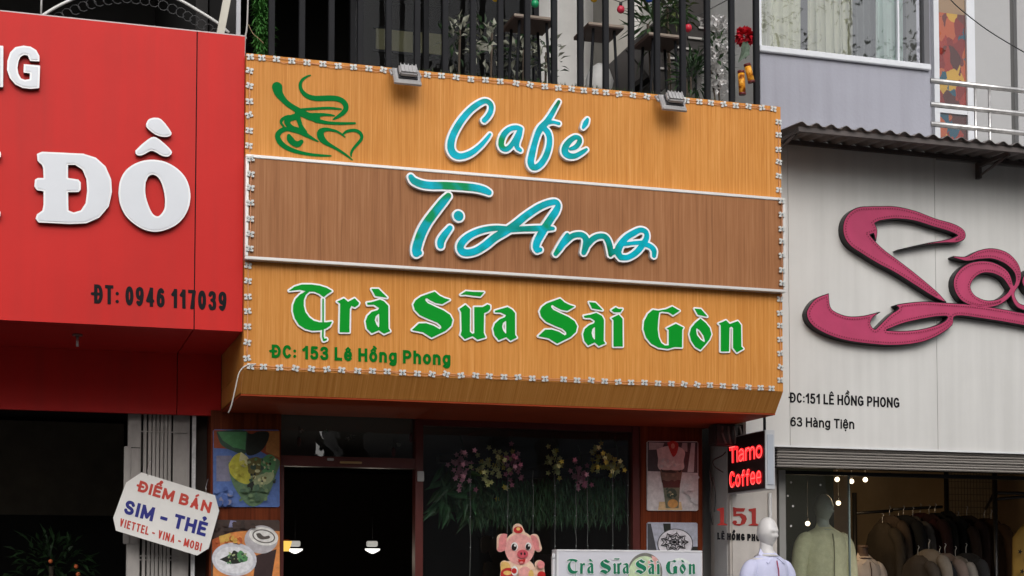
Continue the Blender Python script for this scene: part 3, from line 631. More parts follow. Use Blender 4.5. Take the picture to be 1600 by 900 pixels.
# ------------------------------------------------------------------ floodlights on top of the sign
def floodlight(u, v, label):
    c = P(u, v, -.115); t = thing('floodlight', (c.x, -.1, SZ1), label, 'floodlight', 'floodlights clipped over the top of the signboard')
    gm = mat('grey_cast_metal', (.42, .41, .41), .45, metal=.3, var=.12, scale=12); dk = mat('floodlight_gasket', (.04, .04, .045), .5)
    R = Matrix.Rotation(math.radians(57), 4, 'X'); O = Matrix.Translation(c)
    def tr(o): o.data.transform(O @ R)
    q = MB(); w = .096                                   # lamp face looks down at the board, ribbed back up and out
    q.loft([[(-w, -.075, 0), (w, -.075, 0), (w, .075, 0), (-w, .075, 0)], [(-w, -.075, .016), (w, -.075, .016), (w, .075, .016), (-w, .075, .016)], [(-w*.86, -.058, .03), (w*.86, -.058, .03), (w*.86, .058, .03), (-w*.86, .058, .03)]], gm, smooth=False)
    o = q.build('bezel'); tr(o); attach(o, t)
    q = MB(); q.box((-w*.7, -.05, .03), (w*.7, .05, .042), dk); o = q.build('gasket'); tr(o); attach(o, t)
    q = MB(); q.box((-w*.68, -.047, .042), (w*.68, .047, .085), gm, .012)
    for k in range(5): q.box((-w*.56+k*w*.28-.003, -.04, .085), (-w*.56+k*w*.28+.003, .04, .092), gm)
    o = q.build('housing'); tr(o); attach(o, t)
    q = MB(); q.box((-.085, -.066, -.004), (.085, .066, -.001), mat('floodlight_lens', (.5, .52, .5), .15)); o = q.build('lens'); tr(o); attach(o, t)
    q = MB()
    for s in (-1, 1):
        q.tube([(c.x+s*(w+.008), c.y, c.z+.015), (c.x+s*(w+.008), c.y+.07, c.z+.07)], .008, gm, 6)
    q.tube([(c.x-w-.008, c.y+.07, c.z+.07), (c.x+w+.008, c.y+.07, c.z+.07)], .008, gm, 6)
    q.tube([(c.x-.07, c.y+.07, c.z+.07), (c.x-.07, .1, c.z+.075), (c.x-.02, .25, c.z+.10)], .011, gm, 6)
    q.build('bracket', t)
    q = MB(); q.tube(spline([(c.x, c.y-.05, c.z+.08), (c.x+.03, c.y-.05, c.z+.05), (c.x+.07, c.y+.02, c.z+.05), (c.x+.09, c.y+.12, c.z+.06), (c.x+.06, .06, SZ1+.02)]), .004, BLKWIRE, 5); q.build('cable', t)
floodlight(635, 122, 'grey floodlight over the signboard above the cup emblem side')
floodlight(1050, 163, 'grey floodlight over the signboard near its right-hand end')
# ================================================================== red fascia sign
def build_red_sign():
    y = Y_RED; x1 = P(380.5, 300, y).x; x0 = x1-6.2; z1 = P(382, 57, y).z; z0 = P(378, 518, y).z
    t = thing('fascia_sign', (x0, y, z0), 'red fascia sign with large white raised letters over the dark shop', 'shop sign')
    seam = P(305.5, 300, y).x
    q = MB(); q.box((seam+.004, y, z0), (x1, y+.06, z1), RED); q.box((x0, y, z0), (seam-.004, y+.06, z1), RED); q.box((seam-.0039, y+.012, z0+.002), (seam+.0039, y+.05, z1-.002), BLACK); q.build('front_panel', t)
    lip = mat('thin_panel_edge', (.5, .42, .42), .4); q = MB(); q.box((x0, y+.001, z1+.0005), (x1, y+.055, z1+.008), lip); q.build('top_edging', t)
    yl = 1.2; q = MB()
    q.box((x0, y+.061, z0+.001), (seam-.004, yl, z0+.03), RED); q.box((seam+.004, y+.061, z0+.001), (x1, yl, z0+.03), RED); q.box((x0, y+.07, z0+.031), (x1-.031, yl+.04, z0+.05), BLACK); q.build('soffit', t)
    zl = P(285, 648, yl).z
    q = MB(); q.box((x0, yl+.001, zl), (seam-.003, yl+.05, z0+.03), RED); q.box((seam+.003, yl+.001, zl), (x1, yl+.05, z0+.03), RED); q.box((seam-.05, yl+.051, zl+.002), (seam+.05, yl+.06, z0+.03), BLACK); q.build('lower_fascia', t)
    q = MB(); q.box((x1-.03, y+.065, z0+.032), (x1-.002, yl, z1-.002), RED); q.build('side_panel', t)
    d = .038; cas = mat('white_letter_face', S(214, 218, 224), .35, var=.03); sd = mat('letter_return_dark', (.10, .085, .085), .4)
    edge = mat('letter_edge_white', S(238, 238, 240), .35)
    def let(C, polys, sm=4):
        g = px_glyph(y-d, *C, polys=polys, psm=sm); c = MB(); extrude_loops(c, g.loops(0, .004), y-d, y, edge, sd); o = c.build('letter', t)
        f = MB(); extrude_loops(f, g.loops(-.012, .004), y-d-.003, y-d, cas); f.build('letter_face', o)
    Q = (0, 225, 4); Q1 = (0, 0, 4); Q7 = (0, 0, 6.25)
    let(Q, [[[(230, 62), (262, 48), (520, 60), (600, 85), (660, 140), (695, 220), (700, 300), (680, 390), (620, 460), (540, 495), (440, 500), (240, 490), (222, 465), (230, 440), (265, 415), (272, 380), (272, 295), (230, 288), (215, 265), (218, 222), (235, 212), (272, 212), (270, 150), (262, 130), (235, 105)],
             [(425, 130), (470, 130), (515, 160), (540, 220), (545, 290), (535, 370), (505, 415), (460, 428), (428, 415), (425, 300), (490, 300), (505, 285), (505, 240), (490, 222), (425, 212)]]], 0)
    let(Q, [[[(740, 310), (750, 230), (790, 160), (860, 115), (940, 98), (1030, 110), (1110, 155), (1165, 220), (1190, 310), (1175, 410), (1120, 490), (1040, 535), (960, 548), (880, 525), (800, 465), (755, 390)], [(910, 240), (930, 200), (960, 192), (990, 210), (1015, 260), (1030, 330), (1028, 400), (1005, 440), (980, 452), (950, 430), (920, 360), (908, 300)]]])
    let(Q, [[[(845, 42), (900, -10), (960, -45), (1020, -10), (1070, 40), (1072, 60), (1050, 78), (1010, 72), (950, 42), (900, 65), (870, 72), (850, 62)]]])
    let(Q1, [[[(912, 775), (930, 745), (975, 735), (1015, 752), (1070, 825), (1060, 850), (1020, 855), (970, 840), (920, 800)]]])
    let(Q7, [[[(385, 600), (295, 595), (270, 542), (235, 535), (200, 555), (180, 600), (170, 660), (180, 720), (205, 765), (245, 780), (290, 772), (292, 715), (230, 708), (232, 625), (392, 640), (383, 860), (300, 868), (220, 858), (150, 825), (95, 760), (68, 680), (72, 590), (100, 510), (150, 460), (230, 445), (300, 455), (355, 490), (385, 545)]]], 0)
    let(Q7, [[[(-240, 428), (-150, 432), (-62, 640), (-62, 442), (32, 448), (30, 850), (-60, 846), (-150, 640), (-150, 840), (-240, 836)]]], 0)
    let(Q, [[[(-250, 30), (-20, 38), (5, 50), (6, 78), (-15, 100), (-60, 110), (-60, 390), (-12, 405), (4, 425), (2, 450), (-20, 468), (-250, 460), (-250, 430), (-200, 390), (-200, 110), (-250, 80)]]], 0)
    q = MB(); px_text(q, 'ĐT: 0946 117039', (147, 474), (354, 486), (0, -30), y-.003, BLACK, .088, .002, .11); q.build('phone_number', t)
    sp = MB(); c = P(121, 530, .5); sp.tube([(c.x, .5, z0), (c.x, .5, z0-.012)], .035, mat('sprinkler_plate', (.2, .12, .11), .4), 12); sp.tube([(c.x, .5, z0-.012), (c.x, .5, z0-.085)], .010, STEEL, 8)
    tag(sp.build('sprinkler'), 'small metal sprinkler hanging under the red fascia', 'sprinkler')
    return x0, x1, z0, z1, zl
RX0, RX1, RZ0, RZ1, RZL = build_red_sign()
# ================================================================== pale sign with pink swan-shaped lettering
def build_swan_sign():
    y = Y_SWAN; x0 = SX1+.03; z0 = P(1220, 695.5, y).z; z1 = P(1222, 228, y).z+.12; x1 = x0+4.6
    t = thing('fascia_sign', (x0, y, z0), 'pale grey fascia sign with pink swan-like script and two address lines', 'shop sign')
    q = MB(); xs = [x0, P(1233, 500, y).x, P(1463, 500, y).x, P(1463, 500, y).x+1.25, x1]
    for a, b in zip(xs[:-1], xs[1:]): q.box((a+.002, y, z0), (b-.002, y+.05, z1), PANEL)
    q.box((x0+.01, y+.01, z0+.002), (x1-.01, y+.049, z1-.002), mat('panel_joint', (.14, .14, .14), .8)); q.build('panel', t)
    q = MB(); q.box((x0, y-.01, z0-.014), (x1, y+.05, z0-.0005), mat('bright_edging', (.72, .73, .74), .4)); q.build('bottom_edging', t)
    d = .072; yf = y-d
    W = (1230, 310, 5); V = (1280, 380, 5)
    def part_(C, strokes, polys=(), psm=0):
        return px_glyph(yf, *C, strokes=strokes, polys=polys, psm=psm)
    g1 = part_(W, [[(1240, 812, 5), (1150, 745, 26), (980, 620, 40), (850, 530, 48), (720, 448, 60), (610, 360, 76), (540, 285, 96), (535, 220, 100), (575, 168, 92), (650, 132, 66), (720, 118, 54), (850, 112, 46), (1000, 138, 38), (1150, 190, 33), (1280, 228, 34), (1352, 265, 34), (1362, 298, 30), (1310, 325, 22), (1220, 338, 11), (1080, 358, 7), (860, 402, 2)], [(600, 210, 80), (680, 250, 25), (690, 330, 6)]])
    g2 = part_((0, 0, 1), [], [[[(1295, 458), (1275, 466), (1263, 480), (1260, 493), (1268, 508), (1290, 522), (1320, 532), (1360, 538), (1400, 540), (1440, 535), (1470, 522), (1488, 508), (1494, 494), (1540, 499), (1600, 509), (1660, 522), (1660, 502), (1600, 489), (1530, 477), (1480, 473), (1440, 471), (1400, 476), (1404, 482), (1390, 492), (1372, 510), (1366, 514), (1360, 506), (1364, 496), (1376, 487), (1350, 493), (1325, 494), (1305, 487), (1297, 478)],
                                [(1385, 516), (1410, 506), (1445, 498), (1479, 494.5), (1470, 505), (1440, 514), (1410, 517)]]], 4)
    g3 = part_(V, [[(1500, 340, 20), (1450, 245, 36), (1350, 192, 42), (1250, 190, 48), (1165, 232, 62), (1115, 310, 72), (1135, 390, 62), (1200, 447, 42), (1300, 475, 28), (1400, 460, 23), (1478, 405, 20), (1512, 345, 18)], [(1050, 108, 8), (1150, 122, 18), (1250, 92, 33), (1350, 82, 40), (1450, 112, 44), (1520, 172, 38), (1552, 240, 28), (1548, 310, 20), (1512, 380, 17), (1522, 440, 18), (1560, 490, 20), (1640, 515, 22)],
                   [(1640, 240, 34), (1600, 300, 20), (1640, 360, 30)]])
    dots = []
    for g, nm in ((g1, 'letter'), (g2, 'letter'), (g3, 'letter')):
        c = MB(); lp = g.loops(0, .005); extrude_loops(c, lp, yf, y, LOGOBLK); o = c.build(nm, t)
        f = MB(); fl = g.loops(-.007, .005); extrude_loops(f, fl, yf-.004, yf, PINK); f.build('letter_face', o)
        st = MB()
        for l in g.loops(-.024, .005):
            L = [Vector((a[0], 0, a[1])) for a in l]; acc = 0.
            for a, b in zip(L, L[1:]+L[:1]):
                seg = (b-a).length; p = (.022-acc) if acc else 0.
                while p < seg:
                    c_ = a+(b-a)*(p/seg); st.raw([(c_.x+.0064*math.cos(k*1.0472), yf-.0085, c_.z+.0064*math.sin(k*1.0472)) for k in range(6)], [(0, 1, 2, 3, 4, 5)], PINKD); p += .022
                acc = seg-(p-.022)
        st.build('rivets', o)
    q = MB(); px_text(q, 'ĐC:151 LÊ HỒNG PHONG', (1234.5, 629), (1405.5, 637.5), (0, -16), y-.003, BLACK, .088, .002, .10); q.build('address_line', t)
    q = MB(); px_text(q, '63 Hàng Tiện', (1235, 666), (1335, 670.5), (0, -15), y-.003, BLACK, .088, .002, .10); q.build('address_line', t)
    return x0, x1, z0, z1
WX0, WX1, WZ0, WZ1 = build_swan_sign()
# ================================================================== corrugated awning above the pale sign
def build_awning():
    yb, yf = Y_SWAN-.003, .12
    xl = P(1247, 195, yf).x; xr = xl+4.3; zf = P(1247, 196, yf).z; zb = zf+.05
    t = thing('corrugated_awning', (xl, yb, zb), 'narrow rusty corrugated metal awning jutting over the pale sign', 'awning')
    am = mat('weathered_dark_sheet', (.19, .172, .165), .6, metal=.2, var=.35, scale=5, bump=.1)
    fr = mat('brown_angle_iron', (.085, .070, .066), .6, var=.3)
    q = MB(); pitch = .128; n = int((xr-xl)/pitch*8); vs = []; fs = []
    for i in range(n+1):
        x = xl+i*pitch/8; w = math.sin(2*math.pi*i/8); w = max(-.6, w)*.016
        for (yy, zz) in ((yf, zf), (yb, zb)): vs.append((x, yy, zz+w+.02)); vs.append((x, yy, zz+w+.016))
    for i in range(n):
        a = i*4; b = a+4
        fs += [(a, b, b+2, a+2), (a+1, a+3, b+3, b+1), (a, a+1, b+1, b), (a+2, b+2, b+3, a+3)]
    q.raw(vs, fs, am); q.build('sheet', t)
    q = MB(); q.box((xl+.02, yf+.03, zf-.034), (xr, yf+.06, zf+.002), fr); q.box((xl+.02, yb-.05, zb-.03), (xr, yb-.02, zb+.002), fr); q.build('purlin', t)
    for x in (xl+.03, P(1568, 250, .3).x, xr-.1):
        q = MB(); q.box((x, yf+.061, zf-.03), (x+.03, yb-.051, zf-.001), fr); q.box((x, yb-.05, zb-.17), (x+.03, yb, zb-.031), fr)
        q.tube([(x+.015, yb-.03, zb-.15), (x+.015, yf+.12, zf-.03)], .013, fr, 4); q.build('bracket', t)
build_awning()
# ================================================================== cafe building
def build_cafe():
    t = thing('shop_building', (SX0, 2, GZ), 'narrow cafe building with dark doorway, plant-filled window and barred balcony', 'building')
    y = Y_FAC; zt = SZ0-.15; xL = P(330, 700, y).x; xR = SX1+.005
    xa = P(440, 700, y).x; xb = P(651, 800, y).x; xc = P(663, 800, y).x; xd = P(1001, 800, y).x; xe = P(1100, 800, y).x
    box_part('column', (xL, y+.03, GZ), (xa, y+.28, zt), DKWOOD, t); box_part('column', (xd+.012, y+.03, GZ), (xe, y+.28, zt), DKWOOD, t)
    fr = mat('dark_red_door_frame', S(84, 28, 22), .4, var=.15)
    zt0, zt1 = P(540, 729, y).z, P(540, 713, y).z
    q = MB(); q.box((xb, y+.04, GZ), (xc, y+.14, zt), fr); q.box((xa, y+.05, zt0), (xb, y+.15, zt1), fr); q.box((xa-.001, y+.06, GZ), (xa+.03, y+.16, zt0), fr)
    q.box((xd-.05, y+.04, GZ), (xd+.010, y+.14, zt), fr); q.box((xc, y+.05, zt-.06), (xd-.05, y+.13, zt), fr); q.box((xc, y+.05, GZ), (xd-.05, y+.15, GZ+.5), fr); q.build('door_frame', t)
    box_part('side_wall', (SX0-.07, 1.27, GZ), (SX0+.012, 1.36, SZ0+.8), DARKBR, t)
    q = MB()
    q.face([(xc, y+.09, GZ+.5), (xd-.05, y+.09, GZ+.5), (xd-.05, y+.09, zt-.06), (xc, y+.09, zt-.06)], CAFEGLASS); q.build('window_pane', t)
    q = MB(); q.face([(xa, y+.10, zt1), (xb, y+.10, zt1), (xb, y+.10, zt), (xa, y+.10, zt)], CAFEGLASS); q.build('transom_pane', t)
    # interior shell
    yi = y+6
    q = MB()
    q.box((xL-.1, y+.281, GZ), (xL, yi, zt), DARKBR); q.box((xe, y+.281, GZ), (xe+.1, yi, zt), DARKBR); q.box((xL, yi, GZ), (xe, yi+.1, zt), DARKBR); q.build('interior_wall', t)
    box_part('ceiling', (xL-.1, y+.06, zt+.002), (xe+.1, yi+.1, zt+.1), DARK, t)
    # upper floor
    zfl = SZ1-.10
    xuR = P(1187, 100, .35).x+.02
    box_part('balcony_floor', (SX0+.0, .123, zfl-.15), (SX1-.025, 6.5, zfl), CONC, t)
    xm = P(832, 60, 3.2).x
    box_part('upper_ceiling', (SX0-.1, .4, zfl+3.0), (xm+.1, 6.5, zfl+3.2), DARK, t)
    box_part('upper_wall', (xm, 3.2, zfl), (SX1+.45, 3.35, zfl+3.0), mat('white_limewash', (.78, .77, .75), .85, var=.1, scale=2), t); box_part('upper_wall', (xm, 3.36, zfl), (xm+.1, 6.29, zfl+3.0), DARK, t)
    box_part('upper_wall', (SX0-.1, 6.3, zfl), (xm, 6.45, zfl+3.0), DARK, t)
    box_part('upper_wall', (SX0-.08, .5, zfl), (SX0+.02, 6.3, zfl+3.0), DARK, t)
    yg = 2.3; x0 = P(552, 50, yg).x; x1 = P(833, 50, yg).x
    q = MB(); q.face([(x0, yg, zfl), (x1, yg, zfl), (x1, yg, zfl+2.9), (x0, yg, zfl+2.9)], DIMGLASS); q.build('glass_screen', t)
    q = MB()
    for x in (x0-.03, (x0*.62+x1*.38), x1): q.box((x, yg-.03, zfl), (x+.045, yg+.03, zfl+2.95), BARS)
    q.box((x0, yg-.03, zfl+2.9), (x1, yg+.03, zfl+2.99), BARS); q.build('screen_frame', t)
    return zfl
ZFL = build_cafe()
# ------------------------------------------------------------------ balcony railing
def build_railing():
    y = .30; t = thing('balcony_railing', (SX0, y, ZFL), 'tall charcoal steel bar railing above the wooden signboard', 'railing')
    us = [424, 471, 517, 562, 607, 651, 695, 738, 781, 823, 865, 906, 946, 986, 1026, 1066, 1105, 1143, 1182]
    for u in us:
        x = P(u, 60, y).x+J(.004); q = MB(); q.box((x-.021, y-.021, ZFL), (x+.021, y+.021, ZFL+2.6), BARS, .004); q.build('bar', t)
    xa, xb = P(424, 60, y).x, P(1182, 60, y).x
    for z in (ZFL+.06, ZFL+2.5):
        q = MB(); q.box((xa-.05, y+.0215, z), (xb+.05, y+.05, z+.03), BARS); q.build('rail', t)
build_railing()
# ------------------------------------------------------------------ things on the balcony
def cafe_table(u, v, yf, w, d, label, lean=0):
    """square dark table whose front-left top corner is seen at (u, v)"""
    c = P(u, v, yf); z = c.z; t = thing('cafe_table', (c.x+w/2, yf+d/2, ZFL), label, 'table', 'tables behind the balcony bars')
    top = mat('dark_brown_table_underside', (.075, .042, .032), .6, var=.2); ed = mat('pale_table_edge', (.30, .24, .19), .6, var=.2)
    q = MB(); q.box((c.x, yf, z-.028), (c.x+w, yf+d, z-.002), top); q.box((c.x-.003, yf-.004, z-.018), (c.x+w+.003, yf+.0, z), ed); q.box((c.x, yf+.001, z-.0015), (c.x+w, yf+d, z), ed); q.build('table_top', t)
    for sx, sy in ((.06, .06), (w-.06, .06), (.06, d-.06), (w-.06, d-.06)):
        q = MB(); s = .05 if sx < w/2 else -.05; q.tube([(c.x+sx, yf+sy, z-.028), (c.x+sx-s, yf+sy, ZFL)], .012, BARS, 6); q.build('leg', t)
cafe_table(804, 21, 1.05, .345, .34, 'dark square table behind the balcony bars under the green bulb')
cafe_table(920, 34, 1.05, .30, .36, 'dark square table behind the balcony bars under the red bulb')
cafe_table(1014, 50, 1.05, .315, .34, 'dark square table behind the balcony bars next to the staircase')
def bulb(u, v, y, rgb, r, label):
    c = P(u, v, y); t = thing('festoon_bulb', c, label, 'light bulb', 'coloured festoon bulbs strung behind the balcony bars')
    m = mat('bulb_%02x%02x%02x' % rgb, S(*rgb), .25, var=.05)
    def fn(d, q): return Vector((q.x, q.y, q.z*(1.25 if d.z > 0 else 1)))*(1 if d.z < .5 else 1-.35*(d.z-.5))
    q = MB(); q.ball(c, r, m, fn=fn); q.build('globe', t)
    q = MB(); q.tube([c+Vector((0, 0, r*.9)), c+Vector((0, 0, r*1.9))], r*.42, BLKWIRE, 8); q.build('socket', t)
    return c+Vector((0, 0, r*1.9))
bt = [bulb(*a) for a in ((774, -3, .5, (228, 190, 30), .028, 'yellow festoon bulb hanging near the middle of the balcony bars'), (836, 6, .5, (40, 168, 110), .030, 'green festoon bulb over the first table'), (928, -2, .5, (222, 180, 40), .028, 'yellow festoon bulb between the green and the red one'),
      (970, 15, .5, (214, 52, 78), .030, 'red festoon bulb hanging over the middle table'), (1014, -2, .5, (30, 84, 190), .030, 'blue festoon bulb hanging near the leafy plant'), (1075, 44, .5, (208, 46, 66), .031, 'lowest red festoon bulb in front of the staircase'))]
q = MB(); pts = [Vector((bt[0].x-1.2, .5, bt[0].z+.5))]
for p in bt: pts += [p]
pts.append(Vector((bt[-1].x+.5, .5, bt[-1].z+.3)))
q.tube(pts, .004, BLKWIRE, 5); tag(q.build('festoon_cable'), 'black festoon cable the coloured bulbs hang from', 'cable')
def build_stair():
    a = P(1050, 128, 1.6); b = P(1195, -12, 1.6); t = thing('staircase', (a.x, 2.2, ZFL), 'dark steel staircase climbing to the right behind the balcony bars', 'staircase')
    m = mat('stair_dark_plate', (.035, .030, .028), .6, var=.2); ed = mat('stair_tread_edge', (.55, .53, .50), .5)
    d = (b-a); n = 9
    for y0 in (1.6, 2.35):
        q = MB(); w = .46; nrm = Vector((-d.z, 0, d.x)).normalized()*w
        p0, p1 = a-d*.1, b+d*1.2
        q.loft([[(p.x+o.x, y0+k, p.z+o.z) for o, k in ((nrm*0, 0), (nrm, 0), (nrm, .03), (nrm*0, .03))] for p in (p0, p1)], m, smooth=False); q.build('stringer', t)
    q = MB(); nrm = Vector((-d.z, 0, d.x)).normalized()
    q.face([(p.x+nrm.x*k, yy, p.z+nrm.z*k) for p, k, yy in ((a-d*.1, .12, 1.63), (b+d*1.2, .12, 1.63), (b+d*1.2, .12, 2.35), (a-d*.1, .12, 2.35))], m); q.build('underside', t)
    for k in range(n*2):
        c = a+d*(k/n)+nrm*.125; q = MB(); q.box((c.x-.06, 1.585, c.z), (c.x+.12, 2.35, c.z+.03), m); q.box((c.x-.06, 1.579, c.z+.006), (c.x+.07, 1.5845, c.z+.022), ed); q.build('tread', t)
    for k in range(5):
        c = a+d*(k/4.2+.25); q = MB(); q.tube([(c.x, 1.6, ZFL), (c.x, 1.6, c.z)], .010, BARS, 6); q.build('baluster', t)
build_stair()
def bush(mb, c, r, n, L, W, mats, up=.5, seed=1):
    g = random.Random(seed); c = Vector(c)
    for k in range(n):
        d = Vector((g.gauss(0, 1), g.gauss(0, 1), g.gauss(up, 1))).normalized(); rr = g.random()**.5
        p = c+Vector((d.x*r[0], d.y*r[1], d.z*r[2]))*rr
        mb.leaf(p, d+Vector((g.gauss(0, .5), g.gauss(0, .5), g.gauss(0, .5))), Vector((g.gauss(0, .4), g.gauss(0, .4), 1)), L*g.uniform(.6, 1.3), W*g.uniform(.7, 1.2), g.choice(mats))
def potted(u, v, y, r, n, L, W, mats, label, cat, pot=None, seed=1, h=.2, flowers=None, name='potted_plant'):
    c = P(u, v, y); t = thing(name, (c.x, y, ZFL), label, cat)
    q = MB(); bush(q, c, r, n, L, W, mats, seed=seed); q.build('foliage', t)
    q = MB()
    for k in range(3): q.tube([(c.x+J(.03), y+J(.03), ZFL+h), (c.x+J(.06), y+J(.04), c.z)], .007, BARK, 5)
    q.build('stem', t)
    pm = pot or mat('dark_planter', (.04, .045, .045), .6)
    q = MB(); q.loft([[(c.x+sx*w, y+sy*w*.7, z) for sx, sy in ((-1, -1), (1, -1), (1, 1), (-1, 1))] for w, z in ((.12, ZFL), (.16, ZFL+h), (.175, ZFL+h), (.175, ZFL+h+.025), (.14, ZFL+h+.025))], pm, smooth=False); q.build('planter', t)
    if flowers: flowers(t, c)
WPOT = mat('white_planter', (.6, .6, .6), .5)
WFLOW = mat('white_petals', (.85, .84, .83), .6, var=.1); 
potted(1080, 122, .8, (.17, .12, .20), 170, .10, .022, [LEAF, LEAF2], 'dense dark green pot plant by the foot of the staircase', 'plant', seed=3)
potted(1020, 40, 1.4, (.16, .16, .30), 90, .20, .03, [LEAF2, LEAF], 'wispy narrow-leaved plant beside the blue bulb', 'plant', seed=5, h=.3)
potted(1048, 12, 1.5, (.16, .14, .20), 160, .12, .04, [LEAF, mat('leaf_olive', (.075, .10, .03), .5, var=.4)], 'olive-green bushy plant hanging high in front of the stair', 'plant', seed=6, h=.3)
def white_spray(t, c):
    q = MB(); g = random.Random(4)
    for k in range(150):
        p = c+Vector((g.gauss(0, .055), g.gauss(0, .04), g.uniform(-.26, .33)))
        for a in range(4):
            d = Vector((g.gauss(0, 1), g.gauss(-.4, 1), g.gauss(0, 1))).normalized(); q.leaf(p, d, (0, 0, 1), .045, .04, WFLOW)
    q.build('blossom', t)
potted(1121, 92, .62, (.09, .07, .22), 50, .10, .03, [LEAF, LEAF2], 'tall spray of white blossom in a white planter behind the bars', 'plant', WPOT, seed=8, h=.12, flowers=white_spray)
def build_red_flower():
    y = .38; c = P(1163, 58, y); t = thing('artificial_flower', c, 'large red artificial flower with grey-green leaves tied to the railing', 'flower')
    rm = mat('red_petals', S(196, 24, 44), .6, var=.2); lm = mat('felt_leaf', (.10, .14, .10), .8, var=.15)
    q = MB(); g = random.Random(3)
    for k in range(120):
        d = Vector((g.gauss(0, 1), g.gauss(-.5, .6), g.gauss(0, 1))).normalized(); q.leaf(c+d*.03, d+Vector((g.gauss(0, .3), g.gauss(0, .3), g.gauss(0, .3))), (g.gauss(0, 1), g.gauss(0, 1), 1), .06, .05, rm)
    q.build('petals', t)
    for (du, dv, dx, dz, L) in ((4, 12, -.25, -1, .18), (8, 22, -.5, -.8, .17), (-2, 14, .2, -1, .15)):
        q = MB(); p = P(1163+du, 58+dv-10, y-.04); q.leaf(p, (dx, 0, dz), (0, -1, 0), L, .075, lm); q.build('leaf', t)
build_red_flower()
def build_firecracker():
    gm = ramp_mat('gold_foil_print', [(.35, S(120, 60, 14)), (.5, S(206, 136, 40)), (.65, S(236, 176, 70))], 30, .3); rm = mat('dark_red_band', S(90, 20, 20), .5)
    for (u0, v0, u1, v1, lab) in ((1158, 114, 1160, 146, 'lower gold paper firecracker hanging at the railing end'), (1168, 103, 1174, 127, 'upper gold paper firecracker tilted at the railing end')):
        y = .24; a, b = P(u0, v0, y), P(u1, v1, y); t = thing('paper_firecracker', b, lab, 'ornament', 'gold paper firecrackers tied to the railing')
        q = MB(); q.tube([a, b], .026, gm, 14); q.build('tube', t)
        d = (b-a).normalized(); q = MB(); q.tube([a-d*.016, a+d*.004], .0275, rm, 14); q.build('end_band', t); q = MB(); q.tube([b-d*.004, b+d*.012], .0275, rm, 14); q.build('end_band', t)
build_firecracker()
def turf_strip():
    g = random.Random(2); q = MB(); zz = SZ1
    for k in range(1500):
        x = g.uniform(P(640, 120, .2).x, P(1110, 160, .2).x); yy = g.uniform(.05, .20)
        q.leaf((x, yy, zz-.03+.10*(yy-.05)), (g.gauss(0, .5), g.gauss(-.2, .4), 1), (0, 1, 0), g.uniform(.03, .085), .010, TURF)
    tag(q.build('turf_edging'), 'thin fringe of artificial grass along the top of the signboard', 'grass', kind='stuff')
    q = MB()
    for k in range(900):
        p = P(g.uniform(400, 421), g.uniform(-20, 88), .45); q.leaf(p, (g.gauss(0, .6), g.gauss(-.5, .5), g.gauss(-.4, .6)), (0, 0, 1), g.uniform(.05, .11), .014, mat('bright_turf', (.05, .19, .03), .7, var=.4, scale=20))
    tag(q.build('grass_garland'), 'bright green artificial grass garland hanging at the left end of the balcony', 'garland')
turf_strip()
